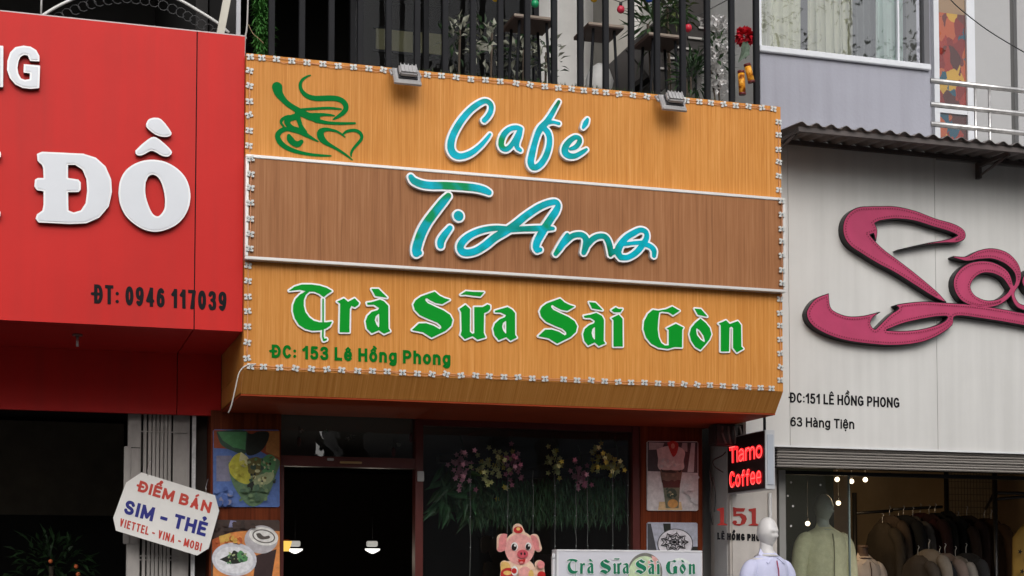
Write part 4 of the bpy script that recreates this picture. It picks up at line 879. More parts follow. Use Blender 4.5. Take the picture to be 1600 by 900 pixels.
def balcony_clutter():
    jm = mat('white_glazed_ceramic', (.55, .55, .54), .4, var=.15)
    c = P(930, 100, 2.2); t = thing('garden_statue', (c.x, 2.2, ZFL), 'white figure-shaped statue on the balcony between two tables', 'statue')
    q = MB(); zc = ZFL
    q.loft([[(c.x+r*math.cos(k*.5236)+dx, 2.2+r*.8*math.sin(k*.5236), zc+z) for k in range(12)] for r, z, dx in ((.16, 0, 0), (.17, .3, 0), (.12, .55, .01), (.09, .7, .02), (.12, .8, .03), (.13, .92, .04), (.09, 1.03, .04), (.02, 1.08, .04))], jm); q.build('figure', t)
    c = P(965, 60, 2.6); q = MB(); q.box((c.x-.14, 2.6, ZFL), (c.x+.14, 2.86, ZFL+2.95), mat('beige_column', (.42, .40, .36), .8, var=.1)); tag(q.build('column'), 'beige square column on the balcony behind the middle table', 'column')
    # small pale boards behind the glass
    for k, (u0, u1, v0, v1) in enumerate(((588, 645, 44, 82), (656, 692, 50, 86), (745, 770, 66, 80))):
        a, b = P(u0, v0, 3.2), P(u1, v1, 3.2); t = thing('notice_board', (a.x, 3.2, b.z), ('wide dull yellow board behind the balcony glass', 'narrow dull yellow board behind the balcony glass', 'small cream card behind the balcony glass, near the leaves')[k], 'board')
        q = MB(); q.box((a.x, 3.2, b.z), (b.x, 3.23, a.z), mat('dull_yellow_board', (.16, .15, .075), .7, var=.1) if k < 2 else mat('cream_card', (.55, .52, .42), .7)); q.build('sheet', t)
        q = MB(); q.box((a.x-.02, 3.205, b.z-.02), (b.x+.02, 3.235, b.z-.001), BARS); q.box((a.x-.02, 3.205, a.z+.001), (b.x+.02, 3.235, a.z+.02), BARS); q.build('frame', t)
    pl = mat('leaf_reflection_pale', (.33, .34, .27), .6, var=.3, scale=12)  # pale plants added to stand in for leaves reflected in the glass
    for k, (u, v, n) in enumerate(((715, 65, 90), (765, 70, 90), (815, 95, 130), (850, 100, 100))):
        c = P(u, v, 1.75); t = thing('potted_plant', (c.x, 1.75, ZFL), ('pale stand-in plant for leaf reflections nearest the yellow boards', 'pale stand-in plant for leaf reflections in front of the cream card', 'pale bushy stand-in plant for leaf reflections under the first table', 'pale stand-in plant for leaf reflections behind the first table legs')[k], 'plant', 'pale stand-in plants for leaf reflections along the balcony glass')
        q = MB(); bush(q, c, (.17, .12, .24), int(n*.7), .085, .04, [pl, pl, LEAF2], seed=20+k); q.build('foliage', t)
        q = MB(); q.tube([(c.x, 1.75, ZFL+.2), (c.x+.02, 1.75, c.z+.1)], .010, BARK, 6); q.build('stem', t)
        q = MB(); q.loft([[(c.x+r*math.cos(a*.628), 1.75+r*math.sin(a*.628), ZFL+z) for a in range(10)] for r, z in ((.09, 0), (.13, .24), (.14, .24), (.14, .27), (.11, .27))], mat('dark_planter', (.04, .045, .045), .6)); q.build('pot', t)
balcony_clutter()
# ================================================================== left shop building
def build_left_shop():
    t = thing('shop_building', (RX0, 2, GZ), 'shop with black open interior above and below the red fascia', 'building')
    xr = RX1-.02; xi = P(330, 700, Y_FAC).x-.11
    for (z0, z1) in ((GZ, RZL+.3), (RZ0+.6, RZ1+3)):
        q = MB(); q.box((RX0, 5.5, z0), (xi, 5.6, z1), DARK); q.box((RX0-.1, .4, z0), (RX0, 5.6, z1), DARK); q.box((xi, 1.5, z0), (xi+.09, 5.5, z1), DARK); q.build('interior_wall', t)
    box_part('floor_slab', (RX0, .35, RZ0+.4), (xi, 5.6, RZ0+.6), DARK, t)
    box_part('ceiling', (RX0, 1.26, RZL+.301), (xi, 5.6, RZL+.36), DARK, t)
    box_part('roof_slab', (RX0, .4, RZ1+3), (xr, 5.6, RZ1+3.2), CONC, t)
    # upper: arched white tube, pale timber prop and grey post
    y = .5; q = MB()
    arc = [P(u, v, y) for u, v in ((64, 26), (90, 10), (125, -6), (160, -17), (200, -21), (240, -15), (280, 0), (310, 17), (340, 36), (358, 52))]
    wt = mat('white_painted_tube', (.62, .62, .6), .45, var=.1)
    q.tube(spline(arc), .011, wt, 8); q.tube([P(64, 26, y), P(66, -40, y)], .007, wt, 6); tag(q.build('arched_tube'), 'thin white arched tube above the red fascia', 'tube frame')
    sc = mat('black_scrollwork', (.05, .05, .052), .5); q = MB()
    for k in range(26):
        s = k/25; j = int(s*8.99); f = s*9-j; p = arc[j].lerp(arc[j+1], f)+Vector((0, .03, -.07))
        q.tube([p+Vector((.035*math.cos(a*.7), 0, .035*math.sin(a*.7))) for a in range(9)], .004, sc, 4)
    tag(q.build('scrollwork'), 'dark ring scrollwork under the white arched tube', 'ironwork')
    a, b = P(342, 54, .22), P(360, -30, .22); q = MB(); q.loft([[(p.x+sx*.026, .22+sy*.02, p.z) for sx, sy in ((-1, -1), (1, -1), (1, 1), (-1, 1))] for p in (a-Vector((0, 0, .05)), b)], mat('pale_timber', (.52, .50, .43), .7, var=.1), smooth=False); tag(q.build('timber_prop'), 'pale leaning timber prop behind the top of the red fascia', 'timber')
    a, b = P(372, 58, .25), P(374, -30, .25); q = MB(); q.box((a.x-.013, .25, a.z-.1), (a.x+.016, .28, b.z), mat('grey_post', (.40, .41, .44), .5, var=.1)); q.box((a.x+.016, .255, P(0, 20, .25).z), (a.x+.06, .275, P(0, 17, .25).z), mat('grey_post', (.4, .41, .44))); tag(q.build('metal_post'), 'grey metal post standing at the right end of the red fascia', 'post')
    a = P(386, 80, .06); q = MB(); q.tube(spline([P(388, -20, .06), P(386, 40, .06), P(383, 60, .06), P(382, 90, .06)]), .006, mat('pale_cable', (.4, .38, .36), .5), 6); q.tube(spline([P(388, 38, .14), P(395, 52, .14), P(404, 60, .14), P(412, 68, .14)]), .003, mat('tan_cable', (.3, .22, .12), .5), 5); tag(q.build('cable'), 'pale cable hanging between the red fascia and the green garland', 'cable')
    # faint frame and plants deep in the lower shop
    dk = mat('dull_shop_sign', (.10, .08, .055), .6, var=.3)
    q = MB(); slab(q, -40, 655, 192, 806, 4.5, .05, dk); ob = q.build('hanging_board', t)
    q = MB(); bush(q, P(80, 885, 3.0), (.35, .2, .25), 160, .12, .04, [LEAF2], seed=40); t2 = thing('potted_plant', (P(80, 885, 3.0).x, 3, GZ), 'dark pot plant with small orange fruit inside the left shop', 'plant'); q.build('foliage', t2)
    for (u, v) in ((119, 885), (122, 897), (79, 877)):
        q = MB(); q.ball(P(u, v, 2.7), .018, mat('orange_fruit', S(230, 120, 70), .5), 10, 7); q.build('fruit', t2)
    c = P(80, 885, 3.0); q = MB(); q.loft([[(c.x+r*math.cos(a*.524), 3+r*math.sin(a*.524), z) for a in range(12)] for r, z in ((.18, GZ), (.25, GZ+.5), (.27, GZ+.55), (.2, GZ+.55))], mat('dark_planter', (.04, .045, .045))); q.build('pot', t2)
    q = MB(); q.tube([(c.x, 3, GZ+.5), (c.x, 3, c.z)], .02, BARK, 6); q.build('stem', t2)
build_left_shop()
# ------------------------------------------------------------------ folding gate and the octagonal notice on it
def build_gate():
    y = 1.32; t = thing('folding_gate', (P(250, 700, y).x, y, GZ), 'grey folded concertina gate with vertical slats under the red fascia', 'gate')
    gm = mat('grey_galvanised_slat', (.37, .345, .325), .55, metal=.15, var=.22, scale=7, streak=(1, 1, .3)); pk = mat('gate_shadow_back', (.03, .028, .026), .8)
    zt = RZL+.25
    us = [226, 233.5, 240, 246, 252.5, 258.5, 264.5]
    for u in us:
        x = P(u, 750, y).x; q = MB(); q.box((x-.012, y, GZ), (x+.011, y+.05, zt), gm, .003); q.build('slat', t)
    a, b = P(270, 750, y).x, P(296, 750, y).x; q = MB(); q.box((a, y+.01, GZ), (b, y+.03, zt), gm); q.build('side_plate', t)
    a, b = P(199, 750, y).x, P(219.5, 750, y).x; q = MB(); q.box((a, y-.01, GZ), (b, y+.03, zt), gm, .004)
    zz = P(200, 700, y-.012).z; q.box((P(201, 750, y).x, y-.016, zz), (P(218, 750, y).x, y-.0105, zz+.006), pk)
    for (u0, u1, v0, v1) in ((194, 203, 697, 850), (205, 216, 700, 850)): p0, p1 = P(u0, v0, y-.02), P(u1, v1, y-.02); q.box((p0.x, y-.022, p1.z), (p1.x, y-.011, p0.z), gm, .005)
    q.build('lock_stile', t)
    for v in (674, 868, 874):
        q = MB(); z = P(250, v, y).z; q.box((P(219, 750, y).x, y-.006, z-.008), (P(291, 750, y).x, y-.0005, z), gm); q.build('lattice_bar', t)
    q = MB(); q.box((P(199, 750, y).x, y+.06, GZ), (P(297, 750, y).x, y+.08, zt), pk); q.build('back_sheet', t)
    a, b = P(300, 750, y-.06).x, P(305.5, 750, y-.06).x; q = MB(); q.box((a, y-.06, GZ), (b, y-.02, zt-.2), mat('white_chipped_post', (.62, .62, .62), .5, var=.3, scale=14)); tag(q.build('door_post'), 'white chipped metal post beside the folding gate', 'post')
build_gate()
def build_sim_sign():
    y = 1.09; o = [(221, 738), (336, 774), (342.5, 798), (326, 857), (308, 868), (181, 829), (177, 809), (197, 754)]
    c = P(260, 803, y); t = thing('notice_plate', c, 'tilted white eight-sided notice plate with red and blue lettering on the gate', 'sign')
    wm = mat('white_enamel_plate', (.82, .81, .78), .4, var=.05, scale=6); q = MB()
    lp = [(P(u, v, y).x, P(u, v, y).z) for u, v in o][::-1]
    extrude_loops(q, [lp], y, y+.02, wm, mat('plate_edge', (.35, .34, .33), .5)); q.build('plate', t)
    rm = mat('red_print', S(196, 60, 46), .5, var=.06); bm_ = mat('blue_print', S(30, 36, 130), .5, var=.05)
    q = MB(); px_text(q, 'ĐIỂM BÁN', (214.7, 767.5), (327.5, 802), (4.3, -17), y-.003, rm, .12); q.build('red_lettering', t); q = MB()
    px_text(q, 'VIETTEL - VINA - MOBI', (185.6, 822), (313.5, 861.5), (2.6, -12.6), y-.003, rm, .085); q.build('red_lettering', t)
    q = MB(); px_text(q, 'SIM - THẺ', (192.5, 802), (320.5, 838.5), (5, -21.5), y-.003, bm_, .115); q.build('blue_lettering', t)
    q = MB()
    for (u, v) in ((231, 741), (322, 769)): p = P(u, v, y); q.tube([p+Vector((0, -.004, -.01)), p+Vector((0, .01, .04)), p+Vector((.02, .06, .10))], .003, STEEL, 5)
    q.build('hanging_wire', t)
build_sim_sign()
# ================================================================== menu posters on the columns
def art(name, parent, layers, y, step=.0012):
    q = MB()
    for k, (m, pts, sm) in enumerate(layers):
        l = spline(list(pts)+[pts[0]], 5)[:-1] if sm else pts
        lp = [(P(u, v, y).x, P(u, v, y).z) for u, v in l]
        ar = sum(a[0]*b[1]-b[0]*a[1] for a, b in zip(lp, lp[1:]+lp[:1]))
        extrude_loops(q, [lp if ar > 0 else lp[::-1]], y-k*step, None, m)
    return q.build(name, parent)
def ell(cx, cy, rx, ry, n=20, a0=0, tilt=0): return [(cx+rx*math.cos(a)*math.cos(tilt)-ry*math.sin(a)*math.sin(tilt), cy+rx*math.cos(a)*math.sin(tilt)+ry*math.sin(a)*math.cos(tilt)) for a in [a0+2*math.pi*k/n for k in range(n)]]
def pm(nm, r, g, b): return mat('print_'+nm, S(r, g, b), .35, var=.20, scale=26)
def rrect(u0, v0, u1, v1, r=3, s=0.): return [(u0+r, v0), (u1-r, v0+s), (u1, v0+r+s), (u1, v1-r+s*.2), (u1-r, v1+s*.2), (u0+r, v1), (u0, v1-r), (u0, v0+r)]
def bits(cols, u0, v0, u1, v1, n, r0, r1, seed):
    g = random.Random(seed)
    return [(pm(*g.choice(cols)), ell(g.uniform(u0, u1), g.uniform(v0, v1), g.uniform(r0, r1), g.uniform(r0, r1)*.7, 7, g.random()*6, g.random()*3), 0) for _ in range(n)]
def build_posters():
    y = Y_FAC+.015
    def poster(u, v, label):
        return thing('menu_poster', P(u, v, Y_FAC+.03), label, 'poster', 'menu pictures on the wooden columns')
    def board(t, u0, v0, u1, v1, m, s=0): 
        q = MB(); lp = [(P(a, b, y).x, P(a, b, y).z) for a, b in rrect(u0, v0, u1, v1, 2, s)]; extrude_loops(q, [lp[::-1]], y, y+.012, m); q.build('board', t)
    t = poster(385, 792, 'poster of a tall green drink with leaves on a blue ground'); board(t, 333, 671, 437, 792, pm('blue', 88, 116, 178), .6)
    g = [(pm('brick', 150, 70, 40), [(334, 672), (437, 673), (437, 722), (405, 704), (334, 700)], 0), (pm('mauve', 130, 128, 150), [(338, 712), (362, 712), (360, 752), (338, 752)], 0), (pm('tan', 176, 118, 62), [(418, 674), (436.5, 674), (436.5, 715), (415, 706)], 0),
         (pm('deep', 60, 84, 70), [(338, 674), (386, 674), (384, 708), (362, 704), (345, 694)], 1), (pm('leaf', 82, 142, 92), [(340, 675), (385, 675), (383, 703), (364, 699), (348, 688)], 0), (pm('night', 40, 44, 38), [(387, 676), (394, 678), (404, 674), (420, 676), (417, 692), (406, 706), (390, 712), (384, 704)], 1),
         (pm('jade', 96, 124, 92), [(357, 722), (432, 716), (430, 745), (418, 775), (402, 790), (386, 788), (368, 765), (359, 742)], 1), (pm('lime', 196, 190, 70), [(357, 726), (366, 712), (378, 708), (384, 722), (392, 742), (388, 756), (372, 752), (360, 740)], 1), (pm('cream', 214, 210, 160), [(376, 706), (388, 716), (384, 730), (374, 724)], 1),
         (pm('olive', 112, 104, 56), [(386, 718), (402, 714), (412, 724), (404, 742), (390, 740)], 1), (pm('mint', 92, 150, 96), [(408, 718), (420, 710), (430, 716), (428, 734), (416, 742), (408, 732)], 1), (pm('sage', 168, 178, 134), [(398, 744), (426, 738), (424, 752), (404, 762), (394, 756)], 1), (pm('night', 40, 44, 38), [(386, 758), (396, 752), (396, 764), (388, 766)], 1), (pm('deep', 60, 84, 70), ell(396, 730, 5, 4), 1), (pm('cream', 214, 210, 160), ell(402, 736, 4, 2.5), 1)]
    gr = [('olive', 112, 104, 56), ('mint', 92, 150, 96), ('sage', 168, 178, 134), ('night', 40, 44, 38), ('cream', 214, 210, 160), ('deep', 60, 84, 70)]
    g += bits(gr, 388, 714, 430, 756, 46, 1.5, 4, 1)+bits([('blue2', 104, 130, 190), ('blue3', 72, 98, 160), ('mauve', 130, 128, 150)], 336, 756, 360, 788, 14, 3, 7, 2)+bits([('jade', 96, 124, 92), ('jade2', 116, 140, 100), ('jade3', 80, 108, 84)], 368, 760, 416, 782, 22, 2, 6, 3)+bits([('lime', 196, 190, 70), ('lime2', 178, 168, 60), ('lime3', 210, 204, 96)], 362, 722, 382, 748, 14, 2, 5, 4)
    art('printed_picture', t, g, y-.002, .0004)
    t = poster(385, 930, 'poster of a latte and a plate of herbs on an orange tray'); board(t, 330, 812, 437, 935, pm('umber', 74, 58, 52), .6)
    g = [(pm('orange', 222, 142, 78), [(334, 842), (360, 832), (395, 828), (437, 830), (437, 930), (332, 930)], 0), (pm('dark', 58, 42, 42), [(400, 868), (432, 858), (425, 900), (412, 934), (392, 934)], 0), (pm('rust', 190, 96, 52), [(331, 843), (342, 839), (346, 864), (332, 874)], 0), (pm('gold', 214, 172, 84), [(342, 838), (360, 833), (362, 845), (344, 848)], 0), (pm('lilac', 140, 140, 176), [(360, 813), (369, 814), (369, 824), (357, 824)], 0),
         (pm('rim', 190, 186, 190), ell(408, 843, 26, 22), 1), (pm('foam', 232, 230, 226), ell(412, 838, 23, 14, tilt=.2), 1), (pm('cocoa', 92, 86, 80), ell(412, 838, 18, 10.5, tilt=.2), 1), (pm('foam', 232, 230, 226), ell(412, 838, 16, 8.8, tilt=.2), 1), (pm('cocoa', 92, 86, 80), [(400, 834), (406, 833), (412, 838), (420, 837), (421, 841), (410, 843), (403, 840)], 1),
         (pm('plate', 208, 208, 216), ell(366, 874, 35, 26, tilt=.1), 1), (pm('plate2', 226, 226, 230), ell(366, 875, 30, 21, tilt=.1), 1), (pm('night', 40, 44, 38), [(343, 874), (360, 866), (366, 860), (376, 868), (378, 878), (362, 881)], 1), (pm('mint', 92, 150, 96), [(370, 866), (376, 860), (384, 868), (386, 876), (374, 878)], 1)]+bits([('night', 40, 44, 38), ('mint', 92, 150, 96), ('deep', 60, 84, 70), ('sage', 168, 178, 134)], 354, 864, 386, 880, 22, 1.2, 3, 5)+bits([('orange', 222, 142, 78), ('gold', 214, 172, 84), ('rust', 190, 96, 52)], 338, 840, 380, 848, 14, 2, 5, 6)+bits([('umber', 74, 58, 52), ('umber2', 60, 48, 44)], 334, 816, 398, 828, 14, 3, 6, 7)
    art('printed_picture', t, g, y-.002, .0004)
    t = poster(1050, 797, 'poster of a layered chocolate drink topped with a strawberry'); board(t, 1011, 689, 1091, 798, pm('snow', 214, 210, 210), .6)
    g = [(pm('slate', 70, 72, 76), [(1012, 690), (1090, 691), (1090, 739), (1012, 736)], 0), (pm('stone', 176, 168, 168), [(1014, 691), (1038, 692), (1034, 702), (1014, 703)], 0), (pm('stone', 176, 168, 168), [(1066, 692), (1074, 692), (1074, 706), (1064, 704)], 0), (pm('snow2', 206, 206, 208), [(1080, 692), (1086, 692), (1084, 738), (1074, 738)], 0), (pm('snow', 214, 210, 210), [(1012, 740), (1031, 738), (1038, 796), (1013, 797)], 0),
         (pm('honey', 214, 186, 140), [(1030, 784), (1064, 784), (1066, 797), (1028, 797)], 0), (pm('milk', 224, 206, 204), [(1026, 702), (1042, 697), (1060, 698), (1070, 706), (1068, 720), (1066, 734), (1031, 734), (1028, 716)], 1), (pm('choc', 116, 92, 78), [(1031, 734), (1066, 735), (1063, 755), (1034, 754)], 0), (pm('cherry', 82, 40, 36), [(1034, 750), (1063, 750), (1062, 762), (1036, 762)], 0), (pm('glass', 112, 118, 98), [(1036, 762), (1062, 762), (1060, 794), (1040, 794)], 0), (pm('deep', 60, 84, 70), ell(1049, 771, 8, 8), 1), (pm('amber', 202, 150, 84), ell(1051, 787, 8, 7), 1), (pm('cream', 214, 210, 160), [(1043, 775), (1051, 771), (1052, 773), (1044, 777)], 0),
         (pm('berry', 196, 62, 58), [(1042, 692), (1050, 689), (1059, 693), (1058, 706), (1052, 714), (1047, 706)], 1), (pm('blush', 224, 150, 130), ell(1051, 697, 3, 4), 1), (pm('night', 40, 44, 38), [(1032, 733), (1040, 736), (1048, 734), (1056, 737), (1064, 734), (1064, 738), (1050, 739), (1034, 738)], 0)]+bits([('milk', 224, 206, 204), ('snow', 214, 210, 210), ('milk2', 238, 226, 222)], 1033, 718, 1062, 731, 18, 2, 4.5, 8)+bits([('choc', 116, 92, 78), ('choc2', 136, 108, 90)], 1036, 740, 1060, 750, 10, 2, 5, 9)+bits([('glass', 112, 118, 98), ('deep', 60, 84, 70), ('glass2', 140, 140, 112)], 1040, 764, 1058, 780, 12, 1.5, 4, 10)+bits([('snow', 214, 210, 210), ('snow2', 206, 206, 208)], 1070, 745, 1086, 790, 12, 3, 7, 11)
    art('printed_picture', t, g, y-.002, .0004)
    t = poster(1050, 930, 'poster of a white dish with black web pattern, behind the light box'); board(t, 1011, 816, 1090, 935, pm('ash', 178, 182, 196), .6)
    g = [(pm('slate', 70, 72, 76), [(1012, 818), (1017, 818), (1026, 860), (1026, 930), (1012, 930)], 0), (pm('night', 40, 44, 38), [(1036, 818), (1048, 818), (1048, 832), (1038, 832)], 0), (pm('night', 40, 44, 38), [(1080, 854), (1090, 854), (1090, 862), (1080, 862)], 0), (pm('slate', 70, 72, 76), ell(1055, 850, 28, 24), 1), (pm('dish', 218, 216, 222), ell(1055, 850, 26.6, 22.7), 1)]
    o = art('printed_picture', t, g, y-.002, .0004)
    G = Glyph(); f = lambda u, v: (lambda p: (p.x, p.z))(P(u, v, y))
    for k in range(9):
        a = k*2*math.pi/9; b = a+2*math.pi/9; mdl = (a+b)/2
        for R in (8, 15, 20):
            G.strokes.append([(*f(1053+R*1.1*math.cos(a), 847+R*.75*math.sin(a)), .0022), (*f(1053+R*.8*math.cos(mdl), 847+R*.5*math.sin(mdl)), .0034), (*f(1053+R*1.1*math.cos(b), 847+R*.75*math.sin(b)), .0022)])
        G.strokes.append([(*f(1053, 847), .003), (*f(1053+22*math.cos(a), 847+16*math.sin(a)), .0018)])
    q = MB(); extrude_loops(q, G.loops(0, .0022), y-.010, None, BLACK); q.build('web_drawing', t)
build_posters()
# ================================================================== cafe window plants
def hanging_plants():
    WLEAF = mat('window_leaf_green', (.045, .135, .05), .45, var=.5, scale=9)
    y = Y_FAC+.24; zt = SZ0-.16
    g = random.Random(9)
    def spray(u, v, m, m2, n, rx, rz, label, group):
        c = P(u, v, y-.10); t = thing('orchid_spray', c, label, 'flowers', group); q = MB()
        for k in range(int(n*1.7)):
            p = c+Vector((g.gauss(0, rx), g.gauss(0, .04), g.gauss(0, rz)))
            mm = m if g.random() < .8 else m2; a0 = g.random()*6
            for a in range(5):
                d = Vector((math.cos(a0+a*1.257), -.35, math.sin(a0+a*1.257))); q.leaf(p, d, (0, -1, 0), .025, .016, mm, .1)
        q.build('petals', t)
        q = MB(); q.tube(spline([c+Vector((.0, .05, .25)), c+Vector((.03, .02, .1)), c, c+Vector((-.02, 0, -.1))]), .004, LEAF2, 5); q.build('stem', t)
    pk = mat('pink_petals', S(250, 178, 200), .6, var=.15); pkd = mat('plum_petals', S(216, 130, 158), .6, var=.2); ye = mat('yellow_petals', S(252, 248, 170), .6, var=.12); yd = mat('mustard_petals', S(238, 218, 96), .6, var=.15)
    spray(722, 730, pk, pkd, 26, .045, .075, 'pale pink orchid spray at the left end of the cafe window', 'orchid sprays hanging in the cafe window')
    spray(770, 733, ye, yd, 34, .09, .075, 'largest pale yellow orchid spray in the cafe window beside the pale pink one', 'orchid sprays hanging in the cafe window')
    spray(800, 730, pkd, pk, 18, .04, .07, 'plum pink orchid spray between two yellow ones in the cafe window', 'orchid sprays hanging in the cafe window')
    spray(868, 722, ye, yd, 14, .055, .06, 'sparse pale yellow orchid spray in the middle of the cafe window', 'orchid sprays hanging in the cafe window')
    spray(906, 744, pkd, pk, 20, .045, .06, 'drooping plum pink orchid spray low in the cafe window', 'orchid sprays hanging in the cafe window')
    spray(938, 718, yd, ye, 22, .055, .05, 'mustard yellow orchid spray near the right end of the cafe window', 'orchid sprays hanging in the cafe window')
    spray(962, 730, ye, yd, 10, .035, .035, 'small pale yellow orchid spray at the far right of the cafe window', 'orchid sprays hanging in the cafe window')
    for k, (u0, u1, v0, v1, n, L, W, lab) in enumerate(((688, 748, 722, 796, 130, .22, .05, 'broad-leaved dark hanging plant at the door side of the cafe window'), (745, 850, 745, 808, 900, .13, .012, 'grassy hanging plant in the middle of the cafe window'), (850, 975, 742, 806, 1000, .13, .012, 'grassy hanging plant at the right of the cafe window'))):
        c = P((u0+u1)/2, v0, y); t = thing('hanging_plant', c, lab, 'plant', 'dark hanging plants in the cafe window'); q = MB()
        for j in range(n):
            p = P(g.uniform(u0, u1), g.uniform(v0, v1), y+g.uniform(-.06, .18)); q.leaf(p, (g.gauss(0, .55 if W > .02 else .25), g.gauss(-.2, .3), -1 if W < .02 else g.gauss(-.6, .4)), (0, -1, 0), L*g.uniform(.6, 1.2), W, g.choice([WLEAF, WLEAF, LEAF]))
        q.build('foliage', t)
        q = MB(); q.box((P(u0, v0, y).x, y+.02, P(u0, v0, y).z), (P(u1, v0, y).x, y+.14, P(u0, v0, y).z+.06), mat('dark_trough', (.02, .02, .018), .7)); q.build('trough', t)
    # beaded strings hanging down the glass
    for k, u in enumerate((735, 793, 833, 867, 900, 918, 957, 981)):
        a = P(u, 735, y-.2); q = MB(); q.tube([(a.x+J(.004), y-.2+J(.002), a.z-j*.08) for j in range(16)], .0018, mat('pale_string', (.16, .17, .16), .5), 5)
        for j in range(5): q.ball((a.x, y-.2, a.z-.12-j*.24), .0055, mat('glass_bead', (.25, .27, .27), .2), 8, 6)
        t = tag(q.build('bead_string'), 'thin pale bead string hanging in the cafe window', 'bead string', 'bead strings hanging in the cafe window')
hanging_plants()
def cafe_inside():
    y = 3.4
    for k, (u, v, lab) in enumerate(((461, 860, 'left lit spotlight deep in the cafe'), (582, 860, 'right lit spotlight deep in the cafe'))):
        c = P(u, v, y); t = thing('spotlight', c+Vector((0, 0, .1)), lab, 'lamp', 'lit spotlights deep in the cafe')
        q = MB(); q.box((c.x-.045, y-.02, c.z+.035), (c.x+.045, y+.06, c.z+.085), mat('dim_lamp_box', (.3, .3, .28), .5, emit=(1, .97, .9), es=.25), .006); q.build('lamp_box', t)
        q = MB(); n = 10; q.loft([[(c.x+r*math.cos(a*.628), y+r*.8*math.sin(a*.628), c.z+z) for a in range(n)] for r, z in ((.070, .015), (.066, .0), (.03, -.02), (.012, -.028))], emit_mat('lamp_glow' if k == 0 else 'lamp_glow_b', (1, .98, .92), 1.5)); q.build('lamp_shade', t)
        q = MB(); q.tube([c+Vector((0, 0, .09)), c+Vector((0, .02, .5))], .003, BLACK, 5); q.build('stem', t)
        l = bpy.data.lights.new('lamp_light', 'POINT'); l.energy = 1.5; l.color = (1, .9, .72); l.shadow_soft_size = .04; lo = bpy.data.objects.new('lamp_light', l); COL.objects.link(lo); lo.location = c+Vector((0, -.1, -.08)); attach(lo, t)
    c = P(446, 852, 2.6); t = thing('wall_lamp', c, 'amber wall lamp just inside the cafe doorway', 'lamp')
    q = MB(); q.loft([[(c.x+r*math.cos(a*.628), 2.6+r*math.sin(a*.628), c.z+z) for a in range(10)] for r, z in ((.03, -.05), (.05, .015), (.055, .035))], emit_mat('amber_glow', (1, .62, .12), .9)); q.build('lamp_shade', t)
    q = MB(); q.box((c.x-.05, 2.57, c.z+.036), (c.x+.03, 2.64, c.z+.05), DKWOOD); q.build('bracket', t)
    # small fittings on and over the door head
    for (u, v, w, h, col, nm, lab) in ((517, 717.5, 10, 4, (.42, .40, .38), 'door_closer', 'small pale fitting on the door head of the cafe'), (549, 722.5, 34, 4, (.42, .26, .10), 'name_strip', 'narrow wooden strip on the cafe door head'), (658, 744, 10, 16, (.45, .45, .44), 'white_switch_box', 'small white box on the post beside the cafe door')):
        a, b = P(u-w/2, v-h/2, Y_FAC+.02), P(u+w/2, v+h/2, Y_FAC+.02); q = MB(); q.box((a.x, Y_FAC+.025, b.z), (b.x, Y_FAC+.045, a.z), mat('fitting_'+nm, col, .5), .003); tag(q.build(nm), lab, 'fitting')
    pet = mat('pale_artificial_petals', (.5, .5, .46), .6); g = random.Random(5)
    for (u, v, m) in ((472, 674, pet), (509, 674, mat('pale_green_petals', (.28, .42, .3), .6)), (543, 686, pet), (551, 681, pet), (623, 694, pet)):
        q = MB(); c = P(u, v, Y_FAC+.35)
        for a in range(10): q.leaf(c, (g.gauss(0, 1), g.gauss(-.3, .5), g.gauss(0, .6)), (0, -1, 0), .022, .014, m)
        tag(q.build('hanging_blossom'), 'small pale artificial blossom over the cafe door', 'flower', 'blossoms over the cafe door')
    for (u, v) in ((467, 690), (615, 706), (642, 684)):
        c = P(u, v, Y_FAC+.35); q = MB(); q.ball(c, (.018, .018, .04), mat('dark_red_lantern', (.12, .01, .014), .5), 10, 8); q.tube([c, c+Vector((0, 0, .12))], .002, BLKWIRE, 4); tag(q.build('paper_lantern'), 'tiny dark red lantern hanging over the cafe door', 'lantern', 'tiny red lanterns over the cafe door')
cafe_inside()
